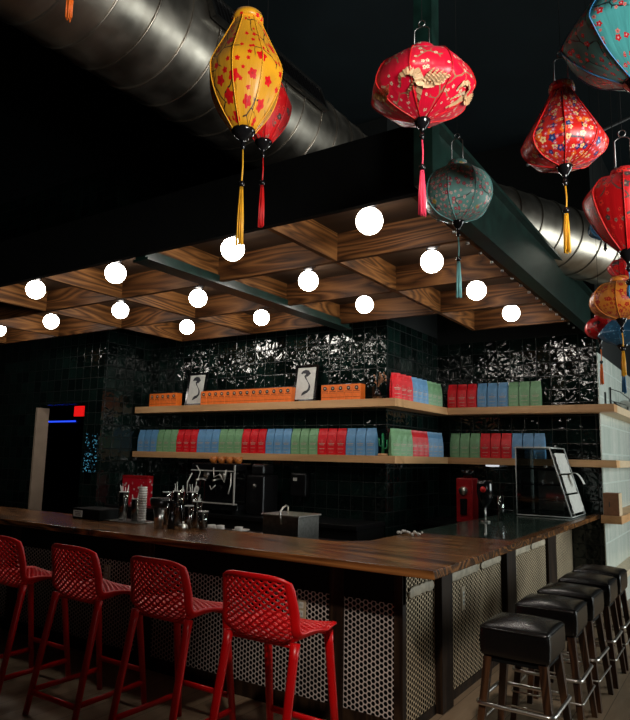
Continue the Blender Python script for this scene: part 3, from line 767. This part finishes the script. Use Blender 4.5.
rb = thing('red_patterned_tin', 'bright red box printed with small white flowers behind the glasses', 'box', (-7.43, 6.62, .945))
t = NT('red_floral_print'); uv = t.coord(); vo = t.vor(uv, 16, 'F1', '3D')
m_redfl = t.set(t.mix(t.math('LESS_THAN', vo[0], .28), (.52, .005, .02), (.65, .50, .48)), .4)
MB().box((-.27, -.05, 0), (.27, .05, .42), .006).build('box_body', m_redfl, rb)
MB().box((-.272, -.052, .38), (.272, .052, .425), .006).build('lid', m_dark, rb)

bx = thing('labelled_box', 'low black box with white printed label on the bar top by the doorway', 'box', (-5.13, 4.16, 1.07))
MB().box((-.26, -.14, 0), (.14, .12, .10), .01).build('housing', m_black, bx)
mb = MB().box((-.24, -.1425, .02), (-.11, -.1405, .08)); lab = mb.build('printed_label', m_paper, bx)
MB().box((-.22, -.1435, .062), (-.13, -.1424, .068)).box((-.22, -.1435, .048), (-.14, -.1424, .053)).box((-.21, -.1435, .034), (-.13, -.1424, .039)).build('print_lines', m_emblem, lab)

# glassware and bar tools on the bar top
def glass(name, label, x, y, r0, r1, h, mat, z=1.07, straws=0, group=None):
    g = thing(name, label, 'glass', (x, y, z), 0, group); r0 *= 1.15; r1 *= 1.15; h *= 1.5
    MB().lathe([(1e-6, 0), (r0, 0), (r1, h), (r1-.003, h), (r0-.003, .008), (1e-6, .008)], 20).build('glass_body', mat, g)
    MB().tube([(r1*math.cos(2*PI*k/20), r1*math.sin(2*PI*k/20), h) for k in range(20)], .0022, 5, closed=True).build('rim', m_white, g)
    MB().lathe([(1e-6, .001), (r0*.95, .001), (r0*.98, .012), (1e-6, .012)], 20).build('thick_base', m_steel, g)
    if straws:
        mb = MB()
        for k in range(straws):
            a = random.uniform(0, 6.3); a2 = a+PI
            mb.tube([(math.cos(a2)*r0*.5, math.sin(a2)*r0*.5, .01), (math.cos(a)*r1*.85, math.sin(a)*r1*.85, h*random.uniform(1.05, 1.3))], .003, 6)
        mb.build('straw', m_paper, g)
    return g
glass('tall_tumbler', 'tall clear tumbler holding straws in front of the red box', -4.84, 4.16, .034, .040, .17, m_tumbler, straws=7)
glass('tall_tumbler', 'shorter clear tumbler just left of the white cup stack', -4.72, 4.20, .030, .036, .13, m_tumbler, straws=3)
cs = thing('cup_stack', 'tall stack of pale ribbed cups on the bar top', 'cup stack', (-4.60, 4.17, 1.07))
for k in range(14): MB().lathe([(1e-6, 0), (.030, 0), (.038, .012), (.040, .024), (.036, .024), (1e-6, .01)], 18, (0, 0, .022*k)).build('cup', m_white, cs)
tr = tag(MB().box((-4.98, 4.05, 1.07), (-4.52, 4.28, 1.082), .005).build('steel_tray', m_steel), 'narrow steel tray under the tumblers and cup stack', 'tray')
for o in bpy.data.objects:
    if o.parent is None and 'label' in o and o.name.startswith(('tall_tumbler', 'cup_stack')): o.location.z = 1.083
sh = thing('cocktail_shaker', 'steel shaker with wide black cap standing on the bar top', 'shaker', (-4.22, 4.02, 1.07))
MB().lathe([(1e-6, 0), (.036, 0), (.048, .17), (1e-6, .17)], 24).build('cup', m_chrome, sh)
MB().lathe([(1e-6, .17), (.062, .17), (.078, .20), (.080, .25), (1e-6, .25)], 24).build('cap', m_blackmetal, sh)
jg = thing('carafe', 'slim dark carafe beside the steel shaker', 'carafe', (-4.08, 4.03, 1.07))
MB().lathe([(1e-6, 0), (.032, 0), (.028, .10), (.018, .13), (.022, .18), (.055, .23), (.05, .23), (.014, .13), (1e-6, .12)], 20).build('carafe_body', m_gloss_black, jg)
for i, (x, y, r, h, lb) in enumerate(((-4.36, 4.24, .036, .19, 'tall clear jar behind the shaker'), (-4.22, 4.24, .045, .20, 'wide clear jar with whisks behind the shaker'), (-4.06, 4.25, .040, .20, 'clear jar with straws right of the carafe'),
        (-3.95, 4.10, .034, .13, 'short clear glass right of the jars'), (-3.86, 4.18, .036, .10, 'low clear glass at the right end of the glassware'), (-3.97, 4.22, .036, .15, 'clear glass tucked behind the short ones'))):
    glass('clear_glass', lb, x, y, r*.85, r, h, m_tumbler, straws=(0, 6, 8, 0, 0, 3)[i])
mc = thing('measuring_cup', 'round wire-handled measuring cup tilted among the clear glasses', 'cup', (-3.92, 4.0, 1.07))
MB().lathe([(1e-6, 0), (.026, 0), (.036, .05), (.032, .05), (.022, .006), (1e-6, .006)], 20).build('bowl', m_chrome, mc)
MB().tube([(.03+.03*math.sin(a), 0, .03+.025*math.cos(a)) for a in [PI*k/8 for k in range(9)]], .003, 6).build('handle', m_chrome, mc)

# cups and saucers on the machine counter
sc_ = thing('saucer', 'x', 'saucer')
MB().lathe([(1e-6, 0), (.05, 0), (.09, .018), (.088, .022), (.05, .006), (1e-6, .006)], 24).build('dish', m_white, sc_)
for i, (x, y, nm) in enumerate(((-4.62, 5.20, 'left'), (-4.30, 5.22, 'second'), (-4.06, 5.02, 'third'), (-3.90, 5.18, 'right'))):
    place(sc_, i == 0, (x, y, .931), 0, 'white saucer on the low station behind the bar, %s of the four' % nm, 'white saucers on the low station')
uc = thing('under_counter_station', 'black work station running low behind the bar top', 'counter', (-5.55, 5.1, 0))
MB().box((-.45, -.24, 0), (2.6, .24, .905)).build('body', m_black, uc)
MB().box((-.47, -.26, .905), (2.62, .26, .93), .003).build('top', m_blackmetal, uc)
cu = thing('coffee_cup', 'x', 'cup')
MB().lathe([(1e-6, 0), (.028, 0), (.042, .07), (.038, .07), (.024, .006), (1e-6, .006)], 20).build('bowl', m_white, cu)
MB().tube([(.038+.022*math.sin(a), 0, .038+.02*math.cos(a)) for a in [PI*k/8 for k in range(9)]], .005, 6).build('handle', m_white, cu)
for i, (x, y, z, nm) in enumerate(((-4.92, 5.00, .931, 'far left'), (-4.82, 4.98, .931, 'second from left'), (-4.74, 5.06, .931, 'third from left'), (-4.50, 5.00, .931, 'fourth from left'), (-4.40, 5.02, .931, 'fifth from left'), (-4.18, 5.04, .931, 'far right'))):
    place(cu, i == 0, (x, y, z), .4*i, 'small white cup on the low station behind the bar, %s' % nm, 'white cups on the work station')

# red grinder, stemmed vessel
rg2 = thing('red_coffee_grinder', 'red coffee grinder with round silver dial under the lower shelf', 'grinder', (-3.02, 8.22, .90))
MB().box((-.12, -.10, 0), (.10, .12, .56), .015).build('housing', m_dark, rg2)
kn_ = MB().lathe([(1e-6, .04), (.05, .04), (.058, 0), (1e-6, 0)], 24).build('dial', m_chrome, rg2)
for v in kn_.data.vertices: x, y, z = v.co; v.co = (x-.02, -.10-z, y+.40)
MB().lathe([(1e-6, .56), (.05, .56), (.08, .66), (1e-6, .66)], 20).build('hopper', m_gloss_black, rg2)
MB().box((-.06, -.13, .10), (.03, -.098, .30), .01).build('spout', m_black, rg2)
vs = thing('stemmed_vessel', 'black teardrop vessel on a slim steel stem standing on the stone top', 'vessel', (-2.25, 6.62, 1.07))
MB().lathe([(1e-6, 0), (.05, 0), (.05, .012), (1e-6, .012)], 24).build('base', m_steel, vs)
MB().lathe([(1e-6, .012), (.010, .012), (.010, .16), (1e-6, .16)], 12).build('stem', m_chrome, vs)
MB().lathe([(1e-6, .14), (.03, .15), (.068, .22), (.082, .30), (.080, .38), (.072, .42), (1e-6, .42)], 28).build('bowl', m_gloss_black, vs)
kn_ = MB().lathe([(1e-6, 0), (.03, 0), (.03, .006), (1e-6, .006)], 14, (0, 0, 0)).build('knob', m_redt, vs)
for v in kn_.data.vertices: x, y, z = v.co; v.co = (x+.01, -.086-z, y+.33)
ls = thing('drinking_glass', 'plain clear glass just behind the black teardrop vessel', 'glass', (-2.16, 6.85, 1.07))
MB().lathe([(1e-6, 0), (.028, 0), (.034, .26), (.031, .26), (.025, .008), (1e-6, .008)], 20).build('glass_body', m_tumbler, ls)
dl = tag(MB().lathe([(1e-6, 1.632), (.09, 1.632), (.085, 1.612), (1e-6, 1.606)], 24, (-2.80, 8.56, 0)).build('puck_light', emit('puck_glow', (.9, .95, 1), .6)), 'small round light fixed beneath the lower back shelf', 'light')
mb = MB(); random.seed(5)
for k in range(16): mb.sphere((random.uniform(-.10, .12), random.uniform(-.03, .03), .012+random.uniform(0, .02)), random.uniform(.008, .014), u=8, v=5)
o = mb.build('bead_heap', m_white); o.location = (-2.35, 5.03, 1.07)
tag(o, 'small white heap of beads at the inner corner of the bar', 'beads'); o['kind'] = 'stuff'

# acrylic pastry case
ac = thing('acrylic_display_case', 'clear acrylic display case with sloping front and black trays', 'display case', (0, 0, 0))
x0, x1, z0 = -2.24, -1.64, 1.072; ya, yb = 7.70, 8.43
zt = 1.85
def sl(z): return x1-(z-z0)*.28     # sloping side towards the stools
T = .008
mb = MB()
for y in (ya, yb):
    mb.hexa([(x0, y, z0), (x1, y, z0), (sl(zt), y, zt), (x0, y, zt)], [(x0, y+T, z0), (x1, y+T, z0), (sl(zt), y+T, zt), (x0, y+T, zt)])
mb.box((x0, ya, z0), (x0+T, yb, zt)); mb.box((x0, ya, zt), (sl(zt), yb, zt+T)); mb.box((x0, ya, z0), (x1, yb, z0+T))
mb.hexa([(x1, ya, z0), (x1, yb, z0), (sl(zt), yb, zt), (sl(zt), ya, zt)], [(x1-T, ya, z0), (x1-T, yb, z0), (sl(zt)-T, yb, zt), (sl(zt)-T, ya, zt)])
mb.build('acrylic_shell', m_acrylic, ac)
m_edge = plain('acrylic_edge', (.50, .52, .50), .15, 0, .1, 12)
mb = MB(); r = .006
for y in (ya, yb):
    mb.tube([(x0, y, z0+.01), (x0, y, zt)], r, 6); mb.tube([(x0, y, zt), (sl(zt), y, zt)], r*1.5, 6); mb.tube([(sl(zt), y, zt), (x1, y, z0+.01)], r*1.3, 6); mb.tube([(x0, y, z0+.01), (x1, y, z0+.01)], r, 6)
mb.tube([(x0, ya, zt), (x0, yb, zt)], r, 6); mb.tube([(sl(zt), ya, zt), (sl(zt), yb, zt)], r*1.4, 6); mb.tube([(x1, ya, z0+.01), (x1, yb, z0+.01)], r, 6)
mb.build('edge', m_edge, ac)
for z in (1.60, 1.42, 1.25, 1.09):
    MB().box((x0+.02, ya+.03, z), (sl(z)-.02, yb-.03, z+.018), .003).build('tray', m_gloss_black, ac)
MB().box((x0+.12, ya+.5, 1.12), (sl(1.4)-.1, ya+.52, 1.58)).build('back_panel', plain('grey_panel', (.50, .50, .47), .5), ac)
mb = MB()
for z, dy in ((1.63, .05), (1.63, .42), (1.45, .1), (1.45, .5), (1.28, .1), (1.28, .45)):
    mb.box((sl(z)-.14, ya+dy, z-.005), (sl(z)-.11, ya+dy+.03, z+.02))
mb.build('tray_clip', m_white, ac)
pp = thing('paper_sheets', 'white printed sheets hanging on the sloping side of the acrylic case', 'papers')
random.seed(8)
for (ya_, yb_, za, zb_) in ((7.78, 8.30, 1.56, 1.79), (7.80, 8.30, 1.34, 1.54), (7.80, 8.38, 1.12, 1.32)):
    mb = MB(); n = 8; G = []
    for i in range(n+1):
        rowv = []
        for j in range(n+1):
            y = ya_+(yb_-ya_)*i/n; z = za+(zb_-za)*j/n
            rowv.append(mb.v((sl(z)+.012+random.uniform(0, .010), y, z)))
        G.append(rowv)
    for i in range(n):
        for j in range(n): mb.bm.faces.new((G[i][j], G[i+1][j], G[i+1][j+1], G[i][j+1]))
    o = mb.build('sheet', m_paper, pp); so = o.modifiers.new('s', 'SOLIDIFY'); so.thickness = .002
mb = MB(); G = []
for i in range(7):
    a = i/6; G.append([mb.v((sl(1.5)+.02+.16*a, 8.1+.02*j, 1.54+.06*math.sin(a*2.4)-.14*a*a)) for j in range(6)])
for i in range(6):
    for j in range(5): f = mb.bm.faces.new((G[i][j], G[i+1][j], G[i+1][j+1], G[i][j+1])); f.smooth = True
o = mb.build('curled_sheet', m_paper, pp); so = o.modifiers.new('s', 'SOLIDIFY'); so.thickness = .002

# brown box on the small shelf, wire rack on the upper one
kb = thing('wooden_block_box', 'brown card box standing on the short shelf by the pale wall', 'box', (-1.355, 8.56, 1.076))
MB().box((-.085, -.10, 0), (.085, .12, .26), .004).build('box_body', m_kraft, kb)
MB().box((.085, -.10, 0), (.090, .12, .26)).build('side_panel', m_kraft2, kb)
MB().box((-.02, -.1015, .10), (-.012, -.1, .16)).build('printed_mark', m_emblem, kb)
wk = thing('wire_rack', 'dark wire rack with white dishes at the right end of the upper shelf', 'rack', (-1.37, 9.9, 2.395))
mb = MB(); mb.tube([(-.08, -.5, .30), (-.08, -.5, .0)], .012, 6); mb.tube([(-.08, -.5, .28), (-.0, -.2, .26), (.05, .3, .2)], .006, 6); mb.tube([(-.08, -.5, .12), (.05, .3, .10)], .006, 6); mb.tube([(-.05, -.4, .1), (.04, .0, .0)], .014, 6); mb.tube([(.04, .0, 0), (.05, .3, .2)], .006, 6)
mb.build('wire_frame', m_blackmetal, wk)
for k in range(4):
    mb = MB().lathe([(1e-6, 0), (.05, 0), (.085, .02), (.083, .024), (.05, .006), (1e-6, .006)], 20); mb.bm.transform(Matrix.Translation((.0, .12+.09*k, .085)) @ Matrix.Rotation(math.radians(75), 4, 'X')); mb.build('dish', m_white, wk)
sw = tag(MB().box((XR, 9.05, 2.42), (XR+.012, 9.13, 2.60), .002).build('wall_switch', m_blackmetal), 'small black upright switch on the pale wall above the upper shelf', 'switch')

# ------------------------------------------------------------------ back room seen through the doorway
ledm = emit('blue_led', (.02, .07, 1), 1.2)
sn = thing('dark_display_unit', 'dark shelving unit with blue light strip seen through the doorway', 'display unit', (-12.0, 8.5, 0))
MB().box((-.6, 0, 0), (1.0, .4, 2.35)).build('cabinet', plain('navy_panel', (.008, .010, .022), .4), sn)
MB().box((-.45, -.02, 2.30), (.5, 0, 2.33)).build('light_strip', ledm, sn)
mb = MB()
for z in (1.45, 1.72, 1.98): mb.box((-.6, -.05, z), (1.0, 0, z+.02))
mb.build('ledge', plain('grey_navy', (.05, .055, .09), .3), sn)
rs = thing('red_lit_sign', 'small glowing red sign box at the top right of the doorway', 'sign', (-8.34, 6.30, 2.22))
MB().box((-.20, -.03, 0), (.098, .03, .17), .004).build('housing', m_black, rs)
MB().box((-.195, -.034, .006), (.093, -.029, .164)).build('lit_face', emit('red_glow', (.9, .008, .008), .55), rs)
t = NT('blue_tile_glints'); vo = t.vor(t.coord(), 34, 'F1', '3D'); nz = t.noise(t.coord(), 7, 3)[0]; x, y, z = t.sep(t.coord())
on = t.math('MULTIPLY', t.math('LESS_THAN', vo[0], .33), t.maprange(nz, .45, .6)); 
m_glint = t.set(t.mix(on, (.004, .008, .009), (.10, .30, .40)), .15, 0, Emission_Color=(.10, .42, .62, 1), Emission_Strength=t.math('MULTIPLY', on, .55))  # speckles and glow paint blue light glinting on the wall tiles; panel is added
o = MB().box((-.135, 0, -.28), (.135, .012, .28)).build('glint_panel', m_glint); o.location = (-8.02, 6.215, 1.68)
tag(o, 'narrow added panel painted with cyan glints of reflected blue light right of the doorway', 'painted glints')
tag(MB().box((-9.02, 6.9, 0), (-8.97, 7.0, 2.05)).build('pale_post', m_beige), 'thin pale upright inside the doorway near its right side', 'post')

# ------------------------------------------------------------------ silk lanterns
def spline(prof, n=24):
    out = []
    P_ = [Vector((r, t)) for r, t in prof]
    for i in range(len(P_)-1):
        a, b, c_, d = P_[max(0, i-1)], P_[i], P_[i+1], P_[min(len(P_)-1, i+2)]
        m = max(2, n//(len(P_)-1))
        for k in range(m):
            f = k/m; out.append(.5*((2*b)+(c_-a)*f+(2*a-5*b+4*c_-d)*f*f+(3*b-a-3*c_+d)*f**3))
    out.append(P_[-1]); return out
def lantern(label, x, y, ztop, zbot, width, prof, fabric, thread, tassel_z, rotz=0, ribs=8, trim=None, handle=.0, tassel=True, rib_mat=None, cord=None):
    o = thing('silk_lantern', label, 'lantern', (x, y, zbot), rotz, 'silk lanterns hanging from the ceiling'); del o['group']
    h = ztop-zbot; R = width/2
    pr = [(max(.01, q.x)*R, h*(1-q.y)) for q in spline(prof)]
    MB().lathe(pr, ribs*6, facets=ribs).build('silk_shade', fabric, o)
    mb = MB()
    for k in range(ribs):
        a = 2*PI*k/ribs; mb.tube([((r+.0015)*math.cos(a), (r+.0015)*math.sin(a), z) for r, z in pr], .0022, 5)
    mb.build('rib', rib_mat or fabric, o)
    rt_, rb_ = pr[0][0], pr[-1][0]
    MB().lathe([(rt_*.8, h-.004), (rt_+.006, h-.006), (rt_+.008, h+.012), (rt_+.002, h+.03), (rt_*.75, h+.032)], 28).build('top_collar', trim or fabric, o)
    MB().lathe([(rb_+.001, .008), (rb_+.003, .0), (rb_, -.008), (rb_*.8, -.022), (rb_*.45, -.036), (.009, -.045), (.008, -.06), (.013, -.07), (.006, -.08), (1e-4, -.09)], 24).build('bottom_cap', m_gloss_black, o)
    mb = MB(); ct = 6.12-zbot
    if handle:
        hw = rt_*.62; hh = h+.03+handle
        mb.tube([(-hw, 0, h), (-hw, 0, hh-.01), (-hw+.01, 0, hh), (0, 0, hh+.006), (hw-.01, 0, hh), (hw, 0, hh-.01), (hw, 0, h)], .0028, 6)
        mb.tube([(.014*math.cos(a), 0, hh+.02+.014*math.sin(a)) for a in [2*PI*k/12 for k in range(12)]], .0025, 6, closed=True)
        mb.build('wire_handle', m_wire if not cord else cord, o)
        mb = MB(); mb.tube([(0, 0, hh+.03), (0, 0, ct)], .0012, 5)
    else: mb.tube([(0, 0, h), (0, 0, ct)], .0015, 5)
    mb.build('hanging_wire', m_black, o)
    if tassel:
        zt_ = tassel_z-zbot; L = -.09-zt_; zc = -.09-L*.35
        MB().tube([(0, 0, -.085), (.003, 0, (-.085+zc)/2), (0, 0, zc)], .0035, 6).build('cord', thread, o)
        MB().sphere((0, 0, zc), .014, u=14, v=8).sphere((0, 0, zc-.022), .008, u=10, v=6).build('bead', m_gloss_black, o)
        mb = MB(); random.seed(int(abs(x*100)))
        for k in range(16):
            a = 2*PI*k/16; r = .006+.006*(k % 3)/2; dx, dy = random.uniform(-.004, .004), random.uniform(-.004, .004)
            mb.tube([(r*.5*math.cos(a), r*.5*math.sin(a), zc-.015), (r*math.cos(a)+dx*.5, r*math.sin(a), (zc+zt_)/2), (r*1.1*math.cos(a)+dx, r*1.1*math.sin(a)+dy, zt_+random.uniform(0, .015))], .003, 5)
        mb.build('tassel', thread, o)
    return o
P_yel = [(.38, 0), (.42, .05), (.66, .22), (.96, .43), (1, .53), (.90, .68), (.66, .84), (.30, 1)]
P_obl = [(.24, 0), (.55, .10), (.84, .26), (1, .52), (.95, .68), (.62, .87), (.15, 1)]
P_rnd = [(.27, 0), (.62, .08), (.90, .26), (1, .50), (.92, .72), (.62, .90), (.16, 1)]
P_pear = [(.27, 0), (.31, .07), (.54, .28), (.79, .50), (.96, .66), (1, .74), (.90, .86), (.62, .95), (.18, 1)]
P_drop = [(.30, 0), (.70, .06), (.97, .22), (1, .34), (.84, .56), (.56, .80), (.20, 1)]
P_dia = [(.26, 0), (.62, .22), (1, .56), (.94, .68), (.64, .86), (.22, 1)]
f_yel = silk('yellow_silk', (.78, .36, .012), [((.66, .003, .005), (.5, .003, .005), .036, .42), ((.66, .003, .005), (.5, .002, .005), .015, .4)], branch=(.03, .012, .01), seed=3.1)
f_red = silk('red_silk', (.78, .003, .035), [((.70, .52, .36), (.25, .12, .02), .010, .30)], dens=1, branch=(.30, .18, .09), seed=1.3)
f_teal = silk('teal_floral_silk', (.16, .38, .34), [((.50, .05, .09), (.6, .5, .45), .013, .6), ((.68, .50, .46), (.4, .02, .03), .010, .6), ((.50, .36, .08), (.3, .2, .1), .017, .12)], branch=(.04, .05, .04), seed=5.2)
f_pear = silk('mixed_floral_silk', (.62, .012, .008), [((.80, .14, .01), (.8, .6, .4), .020, .4), ((.02, .03, .14), (.2, .3, .5), .021, .42), ((.75, .52, .24), (.4, .1, .03), .015, .55), ((.60, .12, .18), (.8, .7, .6), .010, .6)], branch=(.06, .02, .04), seed=7.7)
f_big = silk('bright_teal_silk', (.09, .44, .44), [((.62, .02, .03), (.85, .5, .5), .014, .35), ((.70, .25, .22), (.5, .02, .02), .010, .25)], branch=(.006, .02, .025), seed=2.4)
f_rr = silk('scarlet_silk', (.66, .004, .008), [((.08, .05, .05), (.3, .2, .15), .022, .30), ((.30, .14, .10), (.05, .02, .02), .015, .3), ((.75, .03, .02), (.2, .0, .0), .013, .5)], branch=(.12, .05, .04), seed=9.1)
f_gold = silk('gold_brocade', (.80, .26, .03), [((.50, .01, .008), (.7, .2, .05), .018, .6), ((.50, .02, .01), (.7, .2, .05), .011, .6)], branch=(.45, .05, .02), seed=4.4)
f_blue = silk('blue_silk', (.02, .12, .24), [((.06, .25, .42), (.2, .4, .6), .010, .3)], seed=6.6)
lantern('tall oval yellow lantern with red blossoms and gold tassel', -1.73, 2.02, 3.61, 3.09, .33, P_yel, f_yel, m_gold, 2.57, .35, rib_mat=m_gold)
lantern('bright red lantern mostly hidden behind the tall yellow one', -1.925, 2.405, 3.66, 3.26, .27, P_yel, f_rr, m_redt, 2.81, 0)
cr = lantern('wide crimson lantern printed with golden cranes, pink tassel', -1.025, 2.32, 3.37, 3.08, .43, P_obl, f_red, m_pink, 2.666, .2, handle=.10, rib_mat=m_redt)
lantern('round grey-teal lantern with small pink blossoms and pale teal tassel', -1.17, 3.10, 3.22, 2.925, .357, P_rnd, f_teal, m_tealt, 2.515, .1, handle=.13, rib_mat=m_tealt)
lantern('pear-shaped red lantern with dense multicoloured flowers and gold tassel', -.545, 2.67, 3.24, 2.905, .335, P_pear, f_pear, m_gold, 2.53, .25, handle=.12, rib_mat=m_redt)
lantern('large bright teal lantern with red blossoms in the upper right corner', -.23, 2.465, 3.50, 3.075, .52, P_dia, f_big, m_tealt, 2.80, .3, tassel=False, rib_mat=m_bluet)
lantern('scarlet drop-shaped lantern with grey blossoms at the right edge', -.335, 2.75, 2.84, 2.53, .31, P_drop, f_rr, m_bluet, 2.337, .1, handle=.14, rib_mat=m_redt)
lantern('small round gold and red brocade lantern low at right', -.560, 4.155, 2.77, 2.545, .35, P_rnd, f_gold, m_gold, 2.20, 0)
lantern('blue faceted lantern behind the gold brocade one, blue tassel', -.70, 5.165, 2.76, 2.555, .32, P_dia, f_blue, m_bluet, 2.194, 0)
lantern('small dark red lantern hanging behind the gold brocade one at left', -.90, 5.48, 2.84, 2.67, .22, P_rnd, f_rr, m_oranget, 2.30, 0)
lantern('small blue lantern peeking out left of the scarlet one', -.68, 4.48, 3.30, 3.16, .20, P_rnd, f_blue, m_bluet, 2.9, 0, tassel=False)
lantern('red lantern showing between the scarlet and gold brocade ones', -.60, 4.80, 3.09, 2.93, .24, P_drop, f_rr, m_redt, 2.8, 0, tassel=False)
lantern('orange lantern above the frame at upper left, only its tassel showing', -2.31, 1.52, 4.25, 3.93, .34, P_rnd, f_gold, m_oranget, 3.531, 0)

# golden crane printed on the crimson lantern, laid on its silk
def on_crane(u, v):   # u metres around from the camera-facing side, v fraction from top
    pr = spline(P_obl, 60); q = min(pr, key=lambda p_: abs(p_.y-v))
    r = q.x*.215+.003; a = -PI/2-.2+.45+u/.215
    return Vector((r*math.cos(a), r*math.sin(a), .29*(1-q.y)))
m_crane = plain('crane_gold', (.52, .33, .17), .5, 0, .3)
mb = MB()
def stroke(pts, ws):
    L = []
    n = 8
    full = []
    for i in range(len(pts)-1):
        for k in range(n):
            f = k/n; full.append((pts[i][0]*(1-f)+pts[i+1][0]*f, pts[i][1]*(1-f)+pts[i+1][1]*f, ws[i]*(1-f)+ws[i+1]*f))
    full.append((*pts[-1], ws[-1]))
    P3 = [on_crane(u, v) for u, v, w_ in full]
    c = Vector((0, 0, .14))
    prev = None
    for i, p in enumerate(P3):
        tt = (P3[min(i+1, len(P3)-1)]-P3[max(0, i-1)])
        if tt.length < 1e-6: continue
        tt.normalize(); nn = Vector((p.x, p.y, 0)).normalized(); s_ = tt.cross(nn).normalized()*full[i][2]
        a, b = mb.v(p+s_), mb.v(p-s_)
        if prev: mb.bm.faces.new((prev[0], a, b, prev[1]))
        prev = (a, b)
for j_, (cx, k) in enumerate(((-.01, 1), (.27, .8), (-.25, .7))):
    mb = MB()
    def st_(pts, ws): stroke([(cx+u*k, .78+(v-.66)*k*.8) for u, v in pts], [w_*k for w_ in ws])
    st_([(-.105, .66), (-.09, .55), (-.055, .50), (-.02, .54), (-.005, .66), (-.02, .80), (-.05, .88)], [.003, .010, .014, .018, .017, .009, .003])
    st_([(-.012, .64), (.03, .68), (.075, .66), (.125, .56)], [.016, .016, .011, .003])
    for q in range(5): st_([(.005+.02*q, .66), (.03+.02*q, .58), (.05+.019*q, .50+.012*q)], [.008, .006, .002])
    for q in range(3): st_([(-.03, .62), (-.05-.012*q, .68+.03*q), (-.075-.01*q, .72+.04*q)], [.008, .005, .002])
    mb.build('crane_print', m_crane, cr, fix=False)
